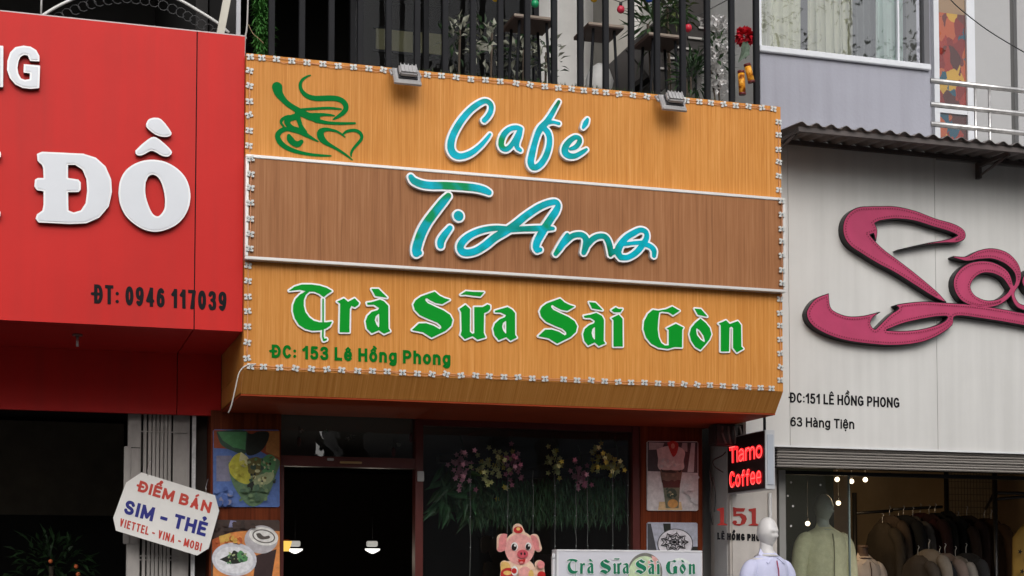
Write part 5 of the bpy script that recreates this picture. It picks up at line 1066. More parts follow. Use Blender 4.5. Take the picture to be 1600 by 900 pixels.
# ------------------------------------------------------------------ pig cut-out in the window
def build_pig():
    y = 1.02; t = thing('cutout_decoration', P(812, 935, y), 'pink smiling pig cut-out board standing in front of the cafe window', 'cut-out')
    sk = pm('pigskin', 238, 170, 164); sk2 = pm('pigear', 226, 140, 140); ln = pm('pigline', 240, 206, 180); rd = pm('pigred', 196, 40, 40); gd = pm('piggold', 230, 190, 110); wh = pm('pigwhite', 245, 240, 235); bk = pm('pigblack', 30, 20, 20); sn = pm('pigsnout', 206, 84, 96)
    G = px_glyph(y, 750, 756, 6.25, [[(390, 620, 150)], [(370, 440, 50), (380, 480, 60)], [(215, 540, 50), (200, 630, 35)], [(530, 540, 50), (570, 630, 35)], [(300, 850, 95), (300, 960, 110)], [(430, 850, 110), (430, 960, 140)], [(580, 790, 45), (590, 880, 45)], [(240, 790, 40)]], smooth=False)
    q = MB(); extrude_loops(q, G.loops(0, .004), y, y+.012, ln); q.build('board', t)
    z = lambda pts: [(750+a/6.25, 756+b/6.25) for a, b in pts]
    E2 = lambda a, b, c, d, tl=0: z(ell(a, b, c, d, tilt=tl))
    L = [(sk, E2(388, 640, 142, 152), 1), (sk2, z([(265, 490), (215, 490), (185, 540), (180, 610), (172, 655), (235, 655), (255, 600)]), 1), (sk2, z([(490, 500), (540, 510), (570, 560), (582, 640), (595, 655), (540, 650), (515, 590)]), 1), (rd, E2(372, 450, 46, 34), 1), (gd, E2(372, 440, 20, 16), 1),
         (wh, E2(335, 612, 33, 42), 1), (wh, E2(470, 610, 30, 38), 1), (bk, E2(330, 618, 25, 33), 1), (bk, E2(466, 616, 22, 30), 1), (wh, E2(338, 602, 9, 12), 1), (wh, E2(474, 602, 8, 11), 1), (sn, E2(412, 685, 54, 42), 1), (bk, E2(398, 682, 8, 14), 1), (bk, E2(432, 682, 8, 14), 1),
         (rd, z([(365, 735), (400, 740), (438, 735), (425, 770), (400, 782), (378, 765)]), 1), (sk2, E2(400, 768, 18, 10), 1), (gd, z([(205, 760), (270, 770), (290, 830), (230, 880), (195, 830)]), 1), (rd, E2(270, 880, 75, 60), 1), (gd, E2(260, 870, 40, 22), 1), (wh, E2(330, 850, 32, 48), 1), (rd, E2(325, 850, 26, 26), 1), (sk, E2(430, 870, 60, 60), 1), (gd, E2(490, 890, 26, 50), 1), (sk2, E2(585, 790, 36, 38), 1), (rd, E2(590, 890, 40, 36), 1)]
    art('printed_figure', t, L, y-.002, .0011)
    q = MB(); c = P(810, 925, y); q.box((c.x-.01, y+.013, GZ), (c.x+.02, y+.03, c.z), WHITEP); q.build('support', t)
build_pig()
# ------------------------------------------------------------------ white light box in front
def build_lightbox():
    y = .45; a, b = P(870, 858.5, y), P(1097.5, 860, y); z1 = a.z; z0 = z1-.62
    t = thing('light_box_sign', ((a.x+b.x)/2, y, GZ), 'white pavement light box with green lettering and a faded bowl picture', 'shop sign')
    wm = mat('white_lightbox_face', (.66, .66, .72), .35, var=.03); fm = mat('white_lightbox_frame', (.74, .74, .76), .4)
    q = MB(); q.box((a.x+.01, y+.004, z0+.01), (b.x-.01, y+.11, z1-.01), wm); q.build('face_panel', t)
    q = MB(); w = .014
    for (x0, x1, zz0, zz1) in ((a.x, b.x, z1-w, z1), (a.x, b.x, z0, z0+w), (a.x, a.x+w, z0+w, z1-w), (b.x-w, b.x, z0+w, z1-w)): q.box((x0, y, zz0), (x1, y+.115, zz1), fm, .003)
    q.build('frame', t)
    for x in (a.x+.08, b.x-.11):
        q = MB(); q.box((x, y+.04, GZ), (x+.03, y+.07, z0), STEEL); q.build('leg', t)
    bowl = pm('bowlgreen', 196, 214, 176); rim = pm('bowlrim', 120, 120, 112); pk = pm('bowlpink', 226, 170, 164); pw = pm('bowlpale', 226, 232, 226)
    art('printed_bowl', t, [(rim, ell(1008, 894, 27, 30), 1), (bowl, ell(1007, 897, 25, 28), 1), (pk, [(1018, 868), (1026, 872), (1032, 886), (1022, 884)], 1), (pk, [(1012, 876), (1022, 880), (1026, 892), (1014, 890)], 1), ], y+.0025, .0004)
    art('printed_plate', t, [(pw, ell(1062, 890, 20, 18), 1), (pm('bowlpale2', 214, 216, 222), ell(1062, 891, 17, 15), 1)], y+.0025, .0004)
    gm = mat('dark_green_print', S(10, 118, 84), .4, var=.06); x0 = P(445, 450, -.014).x; x1 = P(1163, 540, -.014).x; zb = P(470, 517, -.014).z
    X0, X1 = P(883, 880, y).x, P(1087, 880, y).x; k = (X1-X0)/(x1-x0); ZB = P(883, 897, y).z
    kz = k*1.15; f = lambda x, z: (X0+(x-x0)*k, ZB+(z-zb)*kz); q = MB(); qo = MB()
    for i, g in enumerate(BLACKLETTER):
        m_ = g.moved(f, k); extrude_loops(qo, m_.loops(.005, .0015), y-.002-.0003*(i % 2), None, mat('white_print', (.76, .77, .78), .4)); extrude_loops(q, m_.loops(0, .0012), y-.004, None, gm)
    qo.build('lettering_outline', t); q.build('lettering', t)
    q = MB(); p = P(838, 871, .9); q.box((p.x-.005, y+.05, z1-.07), (p.x+.012, y+.08, GZ), fm)
    q.tube([(p.x, y+.06, z1-.07), (a.x-.001, y+.06, z1-.03)], .014, fm, 6); q.build('side_arm', t)
build_lightbox()
# ================================================================== right shop building
def build_right_shop():
    t = thing('shop_building', (WX0, 2, GZ), 'grey rendered shop with curtained upstairs window and dark clothes display', 'building')
    y = Y_SWAN+.06; xl = P(1187, 100, y).x; xc = P(1454, 150, y).x; zs = P(1188, 82, y).z; ztop = zs+2.6
    box_part('bay_wall', (xl, y, WZ1-.2), (xc, y+.16, zs), GREYW, t, .006)
    zw = P(1189, 79, y-.03).z
    # curtained window
    q = MB(); q.box((xl-.012, y-.035, zs+.001), (xc-.01, y+.10, zs+.05), WHITEP, .005); wf = q.build('window_sill', t)
    q = MB(); xm = P(1446, 50, y).x
    q.box((xm, y+.02, zs+.051), (xm+.05, y+.09, ztop), mat('dark_window_jamb', (.12, .12, .13), .5)); q.box((xl-.01, y+.02, zs+.051), (xl+.03, y+.09, ztop), WHITEP); q.box((xl+.03, y+.02, ztop-.06), (xm, y+.09, ztop), WHITEP)
    xq = P(1407, 50, y).x; q.box((xq-.006, y+.03, zs+.051), (xq+.008, y+.08, ztop-.06), WHITEP); win = q.build('window_frame', t)
    q = MB(); q.face([(xl+.03, y+.055, zs+.051), (xm, y+.055, zs+.051), (xm, y+.055, ztop-.06), (xl+.03, y+.055, ztop-.06)], GLASS); q.build('window_pane', t)
    box_part('upper_room_wall', (xl-.02, 3.6, zs-1), (xc+.0, 3.7, ztop), mat('dim_room_wall', (.16, .16, .15), .9), t)
    box_part('side_wall', (xl-.05, y+.003, WZ1-.2), (xl-.0305, 3.6, ztop), mat('white_limewash', (.78, .77, .75), .85, var=.1, scale=2), t); box_part('upper_room_wall', (xl-.03, y+.17, zs-.2), (xl-.015, 3.6, ztop), mat('dim_room_wall', (.16, .16, .15), .9), t)
    box_part('upper_room_wall', (xc-.12, y+.17, zs-1.0), (xc-.02, 3.6, ztop), mat('dim_room_wall', (.16, .16, .15), .9), t)
    box_part('upper_room_ceiling', (xl-.05, y+.1, ztop), (xc+4, 3.7, ztop+.15), CONC, t)
    box_part('upper_room_floor', (xl-.05, y+.17, zs-1.2), (xc+4, 3.7, zs-1.05), CONC, t)
    # recessed balcony front with glazed door
    yr = 1.7
    for u0, u1, m, nm in ((1518, 1579, GREYP, 'recess_wall'), (1590, 1760, GREYP, 'recess_wall')):
        a, b = P(u0, 100, yr).x, P(u1, 100, yr).x; box_part(nm, (a, yr, WZ1-.3), (b, yr+.12, ztop), m, t)
    a, b = P(1440, 100, yr).x, P(1456, 100, yr).x
    box_part('recess_wall', (a-.3, yr, WZ1-.3), (b, yr+.12, ztop), GREYW, t)
    a, b = P(1579, 100, yr).x, P(1590, 100, yr).x; box_part('recess_wall', (a, yr+.05, WZ1-.3), (b, yr+.17, ztop), mat('dark_pipe_grey', (.10, .10, .10), .8), t)  # dark grey strip in place of the dark pipe
    # glazed door with white frame and printed film
    a, b = P(1452, 100, yr).x, P(1519, 100, yr).x
    q = MB(); fw = P(1461.5, 100, yr).x; fe = P(1516, 100, yr).x; zb = P(1460, 172, yr).z
    q.box((b-.085, yr-.05, WZ1-.3), (b, yr-.001, ztop), WHITEP); q.box((a+.02, yr-.05, WZ1-.3), (fw+.01, yr-.001, ztop), WHITEP); q.box((fw+.0101, yr-.045, zb-.03), (b-.0851, yr-.002, zb+.03), WHITEP); d = q.build('door', t)
    ab = ramp_mat('abstract_painted_film', [(0, S(96, 44, 40)), (.16, S(176, 56, 40)), (.40, S(204, 104, 62)), (.56, S(150, 42, 36)), (.68, S(40, 96, 122)), (.78, S(222, 176, 70)), (.84, S(120, 52, 46)), (1, S(190, 160, 130))], 10.5, .25, tex='voronoi', stretch=(1, 1, .6))
    q = MB(); x0, x1 = fw+.0102, b-.0852; q.box((x0, yr-.02, WZ1-.25), (x1, yr-.01, zb-.031), ab); zk = P(1480, 22, yr).z
    q.box((x0, yr-.02, zb+.031), (x1, yr-.01, zk), ab); q.box((x0, yr-.02, zk+.001), (x1, yr-.01, ztop-.02), mat('tan_blind', S(176, 142, 112), .7, var=.06)); q.build('door_film', d)
    q = MB(); q.face([(x0, yr-.032, WZ1-.25), (x1, yr-.032, WZ1-.25), (x1, yr-.032, ztop-.02), (x0, yr-.032, ztop-.02)], SHOPGLASS); q.build('door_pane', d)
    # shutter box over the display window
    sm = mat('grey_brown_shutter', (.30, .275, .25), .6, metal=.0, var=.16, scale=3, streak=(.3, 1, 6))
    ys = Y_SWAN+.03; xs0 = P(1213, 710, ys).x; zsh = P(1222, 730, ys).z
    q = MB(); n = 7; hh = (WZ0-.016-zsh)/n
    for k in range(n):
        z = zsh+k*hh; o = .012*(k % 2)+rnd.uniform(0, .01); q.box((xs0+.001*k, ys-o, z+.004), (WX1, ys+.12, z+hh-.003), sm, .006)
    q.box((xs0, ys+.03, zsh+.002), (WX1-.01, ys+.119, WZ0-.017), BLACK); q.build('roller_shutter', t)
    # plaster pillar
    yp = Y_PIL; xa, xb = SX1+.012, P(1215, 800, yp).x
    box_part('pillar', (xa, yp, GZ), (xb, yp+.4, SZ0+.4), PILLAR, t, .015)
    box_part('pillar', (SX1+.006, yp+.06, GZ), (SX1+.0115, yp+.3, SZ0), PALEWALL, t)
    box_part('side_wall', (SX1+.006, 1.62, GZ), (WX0+.6, 1.72, WZ1-.3), PALEWALL, t)
    # display window
    yw = 1.0; x0, x1 = P(1216, 800, yw).x, WX1; zt = zsh-.001
    fm = mat('grey_window_stile', (.27, .265, .25), .5, var=.1); q = MB()
    q.box((x0, yw-.02, GZ), (P(1226, 800, yw).x, yw+.08, zt), fm); q.box((x0, yw+.001, zt-.03), (x1, yw+.08, zt-.001), BARS); q.build('display_frame', t)
    xg0 = P(1226, 800, yw).x; xg1 = P(1329.5, 800, yw).x
    q = MB(); q.face([(xg0, yw+.04, GZ+.3), (xg1, yw+.04, GZ+.3), (xg1, yw+.04, zt-.03), (xg0, yw+.04, zt-.03)], SHOPGLASS); q.build('display_pane', t)
    q = MB(); q.box((xg1, yw+.03, GZ), (xg1+.012, yw+.05, zt-.03), mat('glass_edge', (.2, .25, .23), .3)); q.build('pane_edge', t)
    wd = mat('dark_brown_shop_wall', (.55, .40, .23), .8, var=.1); gn = mat('dark_green_shop_wall', (.045, .06, .052), .6, var=.1); yi = 4.2
    box_part('shop_wall', (xb-.05, yi, GZ), (WX1, yi+.1, zt+.3), wd, t)
    xg2 = P(1340, 800, 2.4).x; box_part('shop_partition', (xb-.05, 3.3, GZ), (xg2+.25, 3.35, zt+.3), gn, t)
    box_part('shop_wall', (xb-.15, yp+.41, GZ), (xb-.051, yi, zt+.3), gn, t)
    box_part('shop_wall', (WX1, .8, GZ), (WX1+.1, yi, zt+.3), wd, t)
    box_part('shop_ceiling', (xb-.15, yw+.081, zt+.3), (WX1+.1, yi, zt+.4), DARKBR, t)
    box_part('shop_floor', (xb-.15, yw, GZ+.002), (WX1, yi, GZ+.02), mat('shop_floor_tile', (.12, .09, .07), .4), t)
    return xl, xc, y, zs, ztop, zt
BXL, BXC, BY, BZS, BZT, SHZ = build_right_shop()
# curtains in the upstairs window
def curtain(u0, u1, y, m, label, waves, amp=.035, seed=1):
    g = random.Random(seed); a, b = P(u0, 50, y).x, P(u1, 50, y).x; t = thing('curtain', (a, y, BZS), label, 'curtain', 'curtains behind the upstairs window')
    q = MB(); n = 90; vs = []; fs = []; ph = g.random()*6
    for i in range(n+1):
        s = i/n; off = amp*(math.sin(s*waves*6.283+ph)+.45*math.sin(s*waves*2.3*6.283+1.3*ph))
        for z, k in ((BZS-.35, 1.15), (BZS+1.2, .95), (BZT-.05, .8)): vs.append((a+(b-a)*s+.012*math.sin(s*31+z), y+off*k, z))
    for i in range(n):
        for j in range(2): fs.append((i*3+j, i*3+3+j, i*3+4+j, i*3+1+j))
    q.raw(vs, fs, m, True); q.build('cloth', t)
    q = MB(); q.tube([(a-.03, y, BZT-.04), (b+.03, y, BZT-.04)], .012, STEEL, 6); q.build('rod', t)
cream = mat('cream_curtain', (.78, .80, .64), .85, var=.08, scale=5, streak=(3, 3, .4)); mint = mat('pale_green_net_curtain', (.66, .80, .75), .85, var=.08); dkc = mat('grey_curtain', (.22, .25, .24), .85, var=.15)
curtain(1190, 1253, 0.86, cream, 'cream folded curtain nearest the balcony bars', 3.2, .018, seed=1)
curtain(1262, 1300, 0.90, cream, 'cream folded curtain second from the balcony bars', 2.3, .018, seed=2)
curtain(1300, 1334, 0.86, cream, 'cream folded curtain beside the grey one', 2, .018, seed=3)
curtain(1330, 1372, 1.0, dkc, 'dark grey curtain in the middle of the upstairs window', 4, seed=4)
curtain(1366, 1409, 0.86, mint, 'pale green net curtain beside the narrow right-hand pane', 3, .025, seed=5)
# stainless balcony rail
def build_steel_rail():
    y = BY+.02; t = thing('balcony_railing', (BXC, y, WZ1), 'worn stainless steel three-bar railing at the right edge', 'railing')
    x0 = BXC+.005; x1 = x0+3.2
    for v in (124, 161, 191.5):
        z = P(1456, v, y).z; q = MB(); q.tube([(x0, y, z-.012), (x0+.8, y, z-.012), (x1, y, z-.012)], .023, STEEL, 10); q.build('rail', t)
    for u in (1524, 1546, 1640):
        x = P(u, 150, y).x; q = MB(); q.tube([(x, y+.001, P(1456, 124, y).z-.03), (x, y+.001, WZ1-.3)], .013, STEEL, 8); q.build('post', t)
    q = MB(); q.box((x0, y-.1, WZ1-.12), (x1+.5, 1.7, WZ1-.02), CONC); tag(q.build('balcony_slab'), 'concrete balcony slab behind the corrugated awning', 'balcony')
build_steel_rail()
q = MB(); q.tube(spline([P(1480, -6, 1.2), P(1500, 14, 1.1), P(1540, 45, .9), P(1580, 70, .7), P(1640, 104, .4)]), .005, BLKWIRE, 5); tag(q.build('overhead_cable'), 'thin black cable slanting down across the grey recess wall', 'cable')
# ------------------------------------------------------------------ house number painted on the pillar
def pillar_number():
    y = Y_PIL-.006; t = thing('house_number', P(1120, 830, y), 'red number 151 with black street name on the cream pillar', 'house number')
    rm = mat('dark_red_number', S(168, 40, 32), .5, var=.08); g = px_glyph(y, 1090, 756, 6.25, polys=[
        [[(190, 243), (240, 232), (258, 230), (258, 380), (292, 398), (292, 406), (195, 404), (195, 397), (222, 384), (220, 268), (190, 258)]],
        [[(348, 226), (380, 236), (466, 238), (452, 272), (378, 270), (376, 292), (430, 288), (470, 310), (482, 345), (462, 390), (410, 410), (358, 402), (340, 378), (352, 358), (380, 358), (386, 378), (374, 392), (420, 390), (434, 345), (412, 312), (350, 318)]],
        [[(500, 247), (552, 238), (570, 236), (570, 384), (604, 402), (604, 410), (500, 406), (500, 400), (532, 388), (530, 274), (500, 262)]]])
    q = MB(); extrude_loops(q, g.loops(0, .002), y, y+.004, rm); q.build('number', t)
    q = MB(); px_text(q, 'LÊ HỒNG PHONG', (1121, 843), (1202, 846.5), (0, -11), y, BLACK, .12, .004); q.build('street_name', t)
pillar_number()
# ------------------------------------------------------------------ LED box sign standing out from the pillar
def neon_box():
    yf, yb = .27, .945; a = P(1195.3, 671.5, yf); b = P(1211.5, 764.5, yf); x0, x1, z1, z0 = a.x, b.x, a.z, b.z
    t = thing('led_box_sign', ((x0+x1)/2, yb, z0), 'projecting black box sign with glowing red LED lettering', 'shop sign')
    al = mat('pale_aluminium_box', (.55, .56, .58), .4, metal=.2, var=.08); bk = mat('black_display_panel', (.012, .006, .007), .35)
    q = MB(); q.box((x0+.004, yf+.004, z0), (x1, yb, z1), al, .003); q.build('housing', t)
    q = MB(); q.box((x0, yf+.012, z0+.008), (x0+.0035, yb-.008, z1-.008), bk); q.build('display', t)
    q = MB(); c = mat('grey_end_panel', (.40, .43, .48), .4); q.box((x0+.018, yf-.003, z0+.035), (x1-.014, yf+.0035, z1-.035), c); q.build('end_panel', t)
    rd = emit_mat('red_led_glow', (1, .018, .022), 1.5); rd2 = emit_mat('red_led_core', (1, .10, .09), 1.6); xx = x0-.004
    hgt = z1-z0
    for s, zb, y0, y1 in (('Tiamo', z0+hgt*.535, yb-.05, yf+.04), ('Coffee', z0+hgt*.10, yb-.05, yf+.06)):
        q = MB(); f = lambda p, r: (xx, y0+(y1-y0)*p, zb+r*hgt*.29); type_on(q, s, f, rd, .12, None, (y1-y0)/(hgt*-.29)*-1 if False else abs(y1-y0)/(hgt*.29), .03); q.build('lit_lettering', t)
        q = MB(); f2 = lambda p, r: (xx-.003, y0+(y1-y0)*p, zb+r*hgt*.29); type_on(q, s, f2, rd2, .035, None, abs(y1-y0)/(hgt*.29), .20); q.build('lit_core', t)
    q = MB(); q.tube([((x0+x1)/2-.02, yf+.05, z1), ((x0+x1)/2-.02, yf+.05, SZ0-.14)], .011, BARS, 8); q.build('bracket', t)
neon_box()
# wires and junction box on the pillar
def pillar_wires():
    y = Y_PIL-.02
    for k, (pts, lab) in enumerate((([(1134, 706), (1128, 712), (1114, 720), (1118, 730), (1130, 738)], 'looped black cable beside the LED box sign'), ([(1108, 735), (1111, 760), (1109, 790), (1113, 820)], 'thin black cable running down the cream pillar'), ([(1113, 745), (1118, 775), (1116, 800)], 'short black cable beside the longer one on the pillar'))):
        q = MB(); q.tube(spline([P(u, v, y) for u, v in pts]), .005, BLKWIRE, 6); tag(q.build('cable'), lab, 'cable', 'cables on the cream pillar')
    a, b = P(1108, 664, .9), P(1158, 698, .9); t = thing('meter_box', (a.x, .9, b.z), 'dark cluttered meter box tucked under the signboard end', 'meter box')
    q = MB(); q.box((a.x+.01, .80, b.z), (b.x, .945, a.z), mat('dark_meter_box', (.035, .028, .026), .6, var=.3), .01); q.build('case', t)
    q = MB()
    for k in range(4): q.tube(spline([(a.x+.06+k*.05, .78, a.z-.02), (a.x+.05+k*.055, .76, (a.z+b.z)/2), (a.x+.09+k*.04, .78, b.z+.01)]), .008, mat('brown_conduit', (.12, .09, .08), .6), 6)
    q.build('conduit', t)
    x = P(1206, 800, .9).x; q = MB(); q.tube([(x, .93, GZ), (x, .93, P(1206, 770, .9).z)], .014, mat('white_pipe', (.62, .61, .6), .5, var=.15), 8); q.box((x-.02, .91, P(0, 803, .9).z), (x+.04, .948, P(0, 801, .9).z), BARS); tag(q.build('downpipe'), 'thin white pipe down the edge of the cream pillar', 'pipe')
pillar_wires()
q = MB(); p = P(383, 575, -.01); q.tube(spline([P(400, 569, -.012), P(385, 571, -.012), P(374, 582, 0), P(368, 606, .02), P(362, 632, .06), P(357, 645, .10)]), .0045, mat('white_thin_cable', (.6, .58, .55), .5), 6); tag(q.build('cable'), 'thin white cable looping off the lower left corner of the signboard', 'cable')
# ================================================================== mannequins
def ring(c, rx, ry, rot=0., n=20, sq=1.):
    out = []
    for k in range(n):
        a = 2*math.pi*k/n; ca, sa = math.cos(a), math.sin(a)
        x = rx*math.copysign(abs(ca)**sq, ca); y = ry*math.copysign(abs(sa)**sq, sa)
        out.append((c[0]+x*math.cos(rot)-y*math.sin(rot), c[1]+x*math.sin(rot)+y*math.cos(rot), c[2]))
    return out
def mannequin(u, v_top, y, face, mbody, mshirt, label, shirt_name, coat=False, rot=0., collar=None, trousers=None, k=1., head=True):
    """u, v_top: photo pixel of the crown; face: heading of the face, radians, 0 = towards the street"""
    c = P(u, v_top, y); H = c.z; t = thing('mannequin', (c.x, y, GZ), label, 'mannequin')
    x, fy = c.x, y; hr = .112*k
    fd = Vector((math.sin(face), -math.cos(face), 0)); sd = Vector((math.cos(face), math.sin(face), 0))
    def warp(d, q):
        f = d.dot(fd); s = d.dot(sd); z = d.z
        r = q.length; dv = q.normalized()
        wid = 1.0
        if z < -.1: wid *= 1-.30*min(1, (-z-.1)/.8)                         # jaw narrows
        out = Vector((dv.x*wid, dv.y*wid, dv.z))*r
        if f > 0:
            out += fd*(.026*k*math.exp(-((s/.13)**2+((z+.22)/.16)**2)))           # nose
            out += fd*(.013*k*math.exp(-((s/.5)**2+((z-.12)/.10)**2)))           # brow
            out -= fd*(.020*k*math.exp(-(((abs(s)-.34)/.17)**2+((z+.03)/.09)**2))) # eye hollows
            out += fd*(.010*k*math.exp(-((s/.22)**2+((z+.55)/.05)**2)))+fd*(.011*k*math.exp(-((s/.20)**2+((z+.68)/.05)**2)))  # lips
            out -= fd*(.009*k*math.exp(-((s/.25)**2+((z+.615)/.03)**2)))
            out += fd*(.010*k*math.exp(-((s/.3)**2+((z+.92)/.12)**2)))            # chin
        return out
    q = MB(); hc = Vector((x, fy, H-.125*k)); q.ball(hc, (.082*k, .092*k, .125*k), mbody, 40, 34, warp) if head else q.ball((x, fy, H-.19*k), (.052*k, .052*k, .02*k), mbody, 20, 8)
    q.loft([ring((x-fd.x*.012*s, fy-fd.y*.012*s, H-z*k), r*k, r*k*1.03, 0, 20) for s, z, r in ((1, .17, .052), (1, .22, .052), (1, .255, .054), (1, .285, .066), (1, .31, .10))], mbody)
    q.loft([ring((x, fy, H-z*k), rx*k, ry*k, rot, 24) for z, rx, ry in ((.295, .07, .06), (.33, .15, .085), (.45, .18, .11), (.62, .15, .10), (.78, .13, .095), (.95, .17, .115), (1.02, .17, .115))], mbody)
    for s in (-1, 1):
        px_, py_ = x+s*.085*k*math.cos(rot), fy+s*.085*k*math.sin(rot)
        q.tube([(px_, py_, H-z*k) for z in (.95, 1.2, 1.42, 1.6, 1.78)]+[(px_, py_, max(GZ+.05, H-1.84*k))], [.085*k, .07*k, .05*k, .052*k, .032*k, .03*k], mbody, 14)
    q.build('body', t)
    if trousers:
        q = MB(); q.loft([ring((x, fy, H-z*k), rx*k, ry*k, rot, 24) for z, rx, ry in ((.85, .15, .11), (.95, .182, .128), (1.05, .185, .13))], trousers)
        for s in (-1, 1): q.tube([(x+s*.088*k*math.cos(rot), fy+s*.088*k*math.sin(rot), H-z*k) for z in (1.0, 1.3, 1.7)], [.098*k, .082*k, .075*k], trousers, 14)
        q.build('trousers', t)
    # shirt: body, sleeves, collar
    q = MB(); fl = 1.12 if coat else 1.0; wob = random.Random(int(u))
    prof = [(.285, .066, .064), (.300, .085, .072), (.318, .125, .082), (.345, .165, .096), (.385, .185, .108), (.47, .188, .122), (.62, .185, .12), (.75, .18 if not coat else .2, .12), (.90, .20, .135), (1.02, .205 if not coat else .23, .14)]
    rings = []
    for (z, rx, ry) in prof:
        rg = ring((x, fy, H-z*k), rx*k*fl, ry*k*fl, rot, 40)
        rings.append([(p[0]+wob.uniform(-.003, .003)*(z > .4), p[1]+.006*math.sin(i*1.7+z*9)*(z > .42), p[2]) for i, p in enumerate(rg)])
    q.loft(rings, mshirt); sh = q.build(shirt_name, t)
    for s in (-1, 1):
        q = MB(); ex, ey = math.cos(rot)*s, math.sin(rot)*s
        pts = [(.135, .372, .045), (.168, .395, .062), (.198, .45, .068), (.222, .56, .064), (.238, .70, .058), (.24, .92, .052)]
        q.tube(spline([(x+ex*a*k*fl, fy+ey*a*k*fl-.02*max(0, z-.5), H-z*k) for a, z, r in pts], 4), [r*k*fl for r in np.interp(np.linspace(0, 1, 21), np.linspace(0, 1, 6), [p[2] for p in pts])], mshirt, 16); q.build('sleeve', t)
        q = MB(); hx, hy, hz = x+ex*.25*k*fl, fy+ey*.25*k*fl-.012, H-.93*k
        q.ball((hx, hy, hz-.05*k), (.020*k, .036*k, .06*k), mbody, 12, 9)
        for j in range(4): q.tube([(hx, hy-.027*k+j*.018*k, hz-.095*k), (hx-ex*.006, hy-.029*k+j*.019*k, hz-(.13+.008*(1.5-abs(j-1.5)))*k), (hx-ex*.02, hy-.028*k+j*.018*k, hz-(.165+.012*(1.5-abs(j-1.5)))*k)], [.0095*k, .0088*k, .0065*k], mbody, 8)
        q.tube([(hx, hy-.032*k, hz-.03*k), (hx-ex*.01, hy-.058*k, hz-.065*k), (hx-ex*.016, hy-.062*k, hz-.10*k)], [.012*k, .0105*k, .008*k], mbody, 8); q.build('hand', t)
    if collar:
        f0 = Vector((math.sin(rot), -math.cos(rot), 0)); s0 = Vector((math.cos(rot), math.sin(rot), 0)); base = Vector((x, fy, H))
        q = MB()
        for s in (-1, 1):
            A = base+s0*s*.055*k+f0*(-.03*k)+Vector((0, 0, -.25*k)); B = base+s0*s*.018*k+f0*.085*k+Vector((0, 0, -.325*k)); Cc = base+s0*s*.085*k+f0*.10*k+Vector((0, 0, -.375*k)); Dd = base+s0*s*.095*k+f0*.0*k+Vector((0, 0, -.298*k))
            q.loft([[A, B, Cc, Dd], [v+f0*.006+Vector((0, 0, .006)) for v in (A, B, Cc, Dd)]], mshirt, smooth=False)
        q.build('collar', t)
        q = MB(); pl = base+f0*.128*k*fl
        q.tube([pl-f0*.02+Vector((0, 0, -.345*k)), pl+Vector((0, 0, -.42*k)), pl+f0*.006+Vector((0, 0, -.55*k)), pl-f0*.002+Vector((0, 0, -.8*k)), pl+Vector((0, 0, -.98*k))], .0045, collar, 6); q.build('placket', t)
    q = MB(); q.tube([(x, fy, GZ), (x, fy, GZ+.02)], .16, STEEL, 24); q.build('stand', t)
    return t
shirtm = mat('pale_lilac_shirt', S(206, 208, 236), .8, var=.05, scale=8, bump=.25, bscale=14)
mannequin(1199, 808, .45, .48, MANQ, shirtm, 'white mannequin in a pale lilac shirt with red piping', 'shirt', rot=.25, collar=mat('red_piping', S(160, 60, 90), .6), trousers=mat('navy_trousers', (.02, .022, .05), .8), k=.98)
mannequin(1287, 772, 1.55, .5, mat('grey_green_mannequin', (.42, .46, .40), .4, var=.03), mat('olive_cardigan', (.54, .525, .34), .9, var=.12, scale=20, bump=.35, bscale=90), 'grey mannequin wearing an olive cardigan inside the display window', 'cardigan', coat=True, rot=.12, collar=mat('olive_edge', (.22, .21, .13), .9), trousers=mat('dark_skirt', (.03, .03, .03), .9), k=1.0)
mannequin(1349, 826, 2.3, .3, mat('tan_headless_wood', (.10, .06, .045), .6), mat('beige_blouse', (.60, .50, .42), .9, var=.1, bump=.3), 'headless mannequin in a beige blouse with brown tie scarf', 'blouse', rot=.1, collar=mat('brown_scarf', (.07, .04, .03), .9), k=.9, head=False)
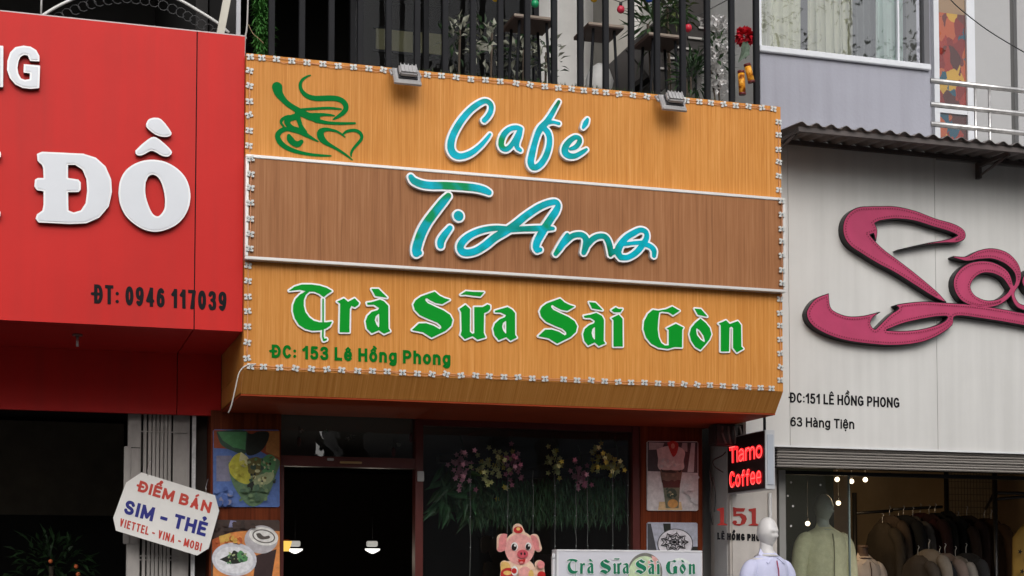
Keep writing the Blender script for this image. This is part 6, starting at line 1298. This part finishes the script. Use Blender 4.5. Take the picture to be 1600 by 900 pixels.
# ------------------------------------------------------------------ clothes shop interior
def clothes():
    rk = mat('black_rack_tube', (.012, .011, .011), .4); y = 2.6
    def rack(y, posts, bars, label, group='clothes racks'):
        t = thing('clothes_rack', (P(posts[0][0], 900, y).x, y, GZ), label, 'clothes rack', group)
        for (u, v) in posts: a = P(u, v, y); q = MB(); q.tube([(a.x, y, GZ), (a.x, y, a.z)], .022, rk, 8); q.build('post', t)
        for (u0, v0, u1, v1, y1) in bars: q = MB(); q.tube([P(u0, v0, y), P(u1, v1, y1)], .015, rk, 8); q.build('bar', t)
    rack(2.6, [(1478, 732), (1335, 770)], [(1394, 796, 1472, 792, 2.6), (1335, 802, 1394, 798, 2.6)], 'black clothes rack in front of the wire grid panel')
    rack(1.9, [(1554, 728)], [(1554, 770, 1660, 772, 1.9), (1556, 780, 1650, 772, 1.9), (1554, 770, 1540, 795, 2.5)], 'black clothes rack with side arms at the right edge')
    gy = 3.4; a, b = P(1482, 733, gy), P(1556, 812, gy); t = thing('wire_grid_panel', (a.x, gy, b.z), 'brown wire grid display panel behind the clothes racks', 'grid panel')
    gm = mat('brass_wire', (.10, .07, .045), .5); q = MB()
    for k in range(16): x = a.x+(b.x-a.x)*k/15; q.tube([(x, gy, b.z-.4), (x, gy, a.z+.2)], .003, gm, 4)
    for k in range(18): z = b.z-.4+(a.z-b.z+.6)*k/17; q.tube([(a.x, gy-.004, z), (b.x, gy-.004, z)], .003, gm, 4)
    q.build('mesh', t); q = MB(); q.box((a.x-.02, gy+.02, b.z-.42), (b.x+.02, gy+.04, a.z+.22), mat('tan_backboard', (.40, .30, .18), .8, var=.12)); q.build('backboard', t)
    spec = [(1378, 812, (.10, .075, .05), 'olive brown'), (1392, 808, (.15, .10, .07), 'mid brown'), (1403, 808, (.20, .16, .12), 'light brown'), (1412, 806, (.012, .014, .02), 'navy black'), (1426, 805, (.24, .22, .21), 'mottled grey'), (1440, 803, (.085, .012, .018), 'dark crimson'), (1452, 802, (.05, .01, .014), 'deep maroon'), (1464, 800, (.012, .012, .013), 'plain black'), (1478, 803, (.016, .016, .02), 'charcoal'), (1494, 806, (.055, .03, .025), 'dark chocolate'), (1512, 808, (.05, .02, .018), 'oxblood'), (1536, 806, (.17, .085, .03), 'caramel'), (1546, 806, (.15, .07, .028), 'rust brown')]
    spec += [(1432, 866, (.16, .12, .09), 'dusty brown lower'), (1452, 862, (.60, .50, .40), 'pale beige lower'), (1466, 866, (.03, .035, .05), 'slate blue lower'), (1478, 862, (.50, .36, .30), 'dusty pink lower'), (1490, 866, (.62, .55, .48), 'ivory lower'), (1508, 868, (.03, .028, .03), 'jet black lower')]
    for i, (u, v, col, nm) in enumerate(spec):
        yy = 2.5+.06*(i % 3) if 'lower' not in nm else 2.0+.05*(i % 2); c = P(u, v, yy); g = random.Random(50+i)
        t = thing('hanging_garment', (c.x, yy, c.z-.8), nm.replace(' lower', '')+(' garment hanging on the rack in the clothes shop' if 'lower' not in nm else ' garment hanging low in front of the coats in the clothes shop'), 'garment', 'garments hanging in the clothes shop')
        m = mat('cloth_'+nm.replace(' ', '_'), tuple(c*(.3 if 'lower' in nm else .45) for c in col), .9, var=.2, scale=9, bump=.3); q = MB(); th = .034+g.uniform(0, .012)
        rg = []
        sh = g.uniform(.7, 1.15); c = c+Vector((g.uniform(-.02, .02), 0, g.uniform(-.05, .03)))
        for (z, w, k) in ((0, .05, .5), (-.03, .12*sh, .9), (-.09-.03*g.random(), .20*sh, 1.1), (-.3, .215, 1.2), (-.6, .225, 1.35), (-.95, .24, 1.5)):
            rg.append([(p[0]+.012*math.sin(j*1.3+z*7), p[1], p[2]) for j, p in enumerate(ring((c.x, yy, c.z+z), th*k, w, .35, 18))])
        q.loft(rg, m); q.build('cloth', t); q = MB(); zz = c.z; q.tube(spline([(c.x+.02, yy-.15*sh, zz-.08), (c.x+.035, yy-.215, zz-.16), (c.x+.045, yy-.24, zz-.38), (c.x+.035, yy-.235, zz-.66)], 3), [.035, .05, .055, .054, .052, .05, .048, .046, .044, .042], m, 12); q.build('sleeve', t)
        q = MB(); q.tube(spline([(c.x, yy, c.z), (c.x, yy, c.z+.05), (c.x+.012, yy, c.z+.075), (c.x, yy, c.z+.09)]), .0035, STEEL, 5); q.build('hanger', t)
    c = P(1606, 830, 1.75); t = thing('hanging_garment', (c.x, 1.75, c.z-.7), 'mustard yellow garment with dark stars at the right edge', 'garment', 'garments hanging in the clothes shop')
    q = MB(); q.loft([ring((c.x, 1.75, c.z+z), w, .06, 0, 20) for z, w in ((.06, .03), (.02, .09), (-.06, .16), (-.3, .17), (-.7, .19))], mat('mustard_cloth', (.26, .15, .025), .9, var=.15, bump=.3)); q.build('cloth', t)
    for (u, v) in ((1594, 862), (1597, 893), (1604, 872)):
        p = P(u, v, 1.66); s = MB(); s.raw([(p.x+.028*(1 if k % 2 == 0 else .42)*math.cos(k*.6283), 1.66, p.z+.028*(1 if k % 2 == 0 else .42)*math.sin(k*.6283)) for k in range(10)], [tuple(range(10))], BLACK); s.build('star_print', t)
    bl = emit_mat('warm_bulb_glow', (1, .80, .55), 3.0)
    for i, (u, v, yy) in enumerate(((1308, 749, 2.1), (1330.5, 752, 2.1), (1352, 749.5, 2.1), (1310, 786, 2.2), (1262, 818, 2.2))):
        c = P(u, v, yy); t = thing('globe_bulb', c, ('glowing globe bulb left of the top row of three', 'glowing globe bulb in the middle of the top row of three', 'glowing globe bulb right of the top row of three', 'glowing globe bulb lower beside the grey mannequin head', 'glowing globe bulb at the shoulder of the olive cardigan')[i], 'light bulb', 'glowing bulbs in the clothes shop')
        q = MB(); q.ball(c, .022, bl, 14, 10); q.build('globe', t)
        q = MB(); q.tube([c+Vector((0, 0, .018)), c+Vector((0, 0, .05))], .009, rk, 8); q.tube([c+Vector((0, 0, .05)), (c.x, yy, SHZ+.29)], .003, rk, 5); q.build('cord', t)
        l = bpy.data.lights.new('bulb_light', 'POINT'); l.energy = 1.4; l.color = (1, .72, .42); l.shadow_soft_size = .03; lo = bpy.data.objects.new('bulb_light', l); COL.objects.link(lo); lo.location = c+Vector((0, -.05, -.04)); attach(lo, t)
    for i, (u, v) in enumerate(((1234, 754), (1280, 758), (1237, 791), (1234, 822), (1229, 775))):
        c = P(u, v, 1.055); q = MB(); g = random.Random(i)
        n = 8; q.raw([(c.x+.008*(1+.3*g.random())*math.cos(k*.785), 1.032, c.z+.008*(1+.3*g.random())*math.sin(k*.785)) for k in range(n)], [tuple(range(n))], mat('white_sticker', (.55, .55, .54), .6)); tag(q.build('window_sticker'), 'tiny white sticker on the display window glass', 'sticker', 'white stickers on the display glass')
clothes()
# ================================================================== the far side of the street (seen in the glass)
def street_tree(x, y, h, seed, label):
    g = random.Random(seed); t = thing('street_tree', (x, y, GZ), label, 'tree', 'street trees opposite the shops')
    q = MB(); q.tube(spline([(x, y, GZ-.1), (x+.1, y, h*.2), (x+g.uniform(-.3, .3), y, h*.45), (x+g.uniform(-.4, .4), y, h*.75)], 4), [.26, .24, .22, .21, .20, .19, .18, .17, .15, .13, .11, .10, .08], BARK, 10)
    tips = []
    for k in range(9):
        a = k*.7+g.random(); z0 = h*g.uniform(.35, .6); e = Vector((x+math.cos(a)*g.uniform(1.2, 2.8), y+math.sin(a)*g.uniform(1., 2.), z0+g.uniform(1, h*.4))); q.tube([(x, y, z0), ((x+e.x)/2, (y+e.y)/2, (z0+e.z)/2+.2), e], [.09, .06, .03], BARK, 6); tips.append(e)
    q.build('trunk', t); q = MB()
    for e in tips:
        for j in range(9):
            c = e+Vector((g.gauss(0, .8), g.gauss(0, .7), g.gauss(0, .6))); bush(q, c, (.45, .45, .35), 34, .11, .06, [LEAF, LEAF2], seed=g.randrange(9999))
    q.build('crown', t)
street_tree(1.5, -13.5, 13, 1, 'tall leafy street tree opposite the cafe'); street_tree(7.5, -14, 12, 2, 'tall leafy street tree opposite the clothes shop'); street_tree(4.7, -17.2, 9.5, 6, 'lower tree standing in the gap between two houses across the street'); street_tree(13, -13.5, 14, 4, 'tallest leafy street tree at the far right across the street'); street_tree(-5, -14, 11, 3, 'tall leafy street tree opposite the red-fronted shop')
def opposite_house(x, w, h, label, col):
    t = thing('town_house', (x, -16, GZ), label, 'building', 'houses across the street'); m = mat('opposite_render_%d' % int(x), col, .85, var=.1)
    q = MB(); q.box((x-w/2, -24, GZ), (x+w/2, -15.5, h), m); q.build('wall', t)
    for fl in range(int(h//3.2)):
        for k in (-1, 1): q = MB(); q.box((x+k*w*.22-.6, -15.5, GZ+fl*3.2+.9), (x+k*w*.22+.6, -15.46, GZ+fl*3.2+2.4), mat('dim_window', (.03, .035, .04), .1)); q.build('window', t)
opposite_house(.6, 6.4, 8.5, 'brown brick house across the street facing the cafe', (.14, .09, .07)); opposite_house(-11, 6, 9, 'cream three-storey house across the street', (.3, .27, .22)); opposite_house(-4.4, 6, 6.6, 'pale green two-storey house across the street', (.22, .26, .22)); opposite_house(9, 7, 7, 'grey house across the street behind the trees', (.2, .2, .2)); opposite_house(16.5, 7, 10, 'white tall house across the street', (.35, .35, .34))
for ob in bpy.data.objects:
    if ob.type == 'MESH' and ob.parent is None and 'category' not in ob and 'kind' not in ob: print('untagged', ob.name)
print('objects', len(bpy.data.objects))
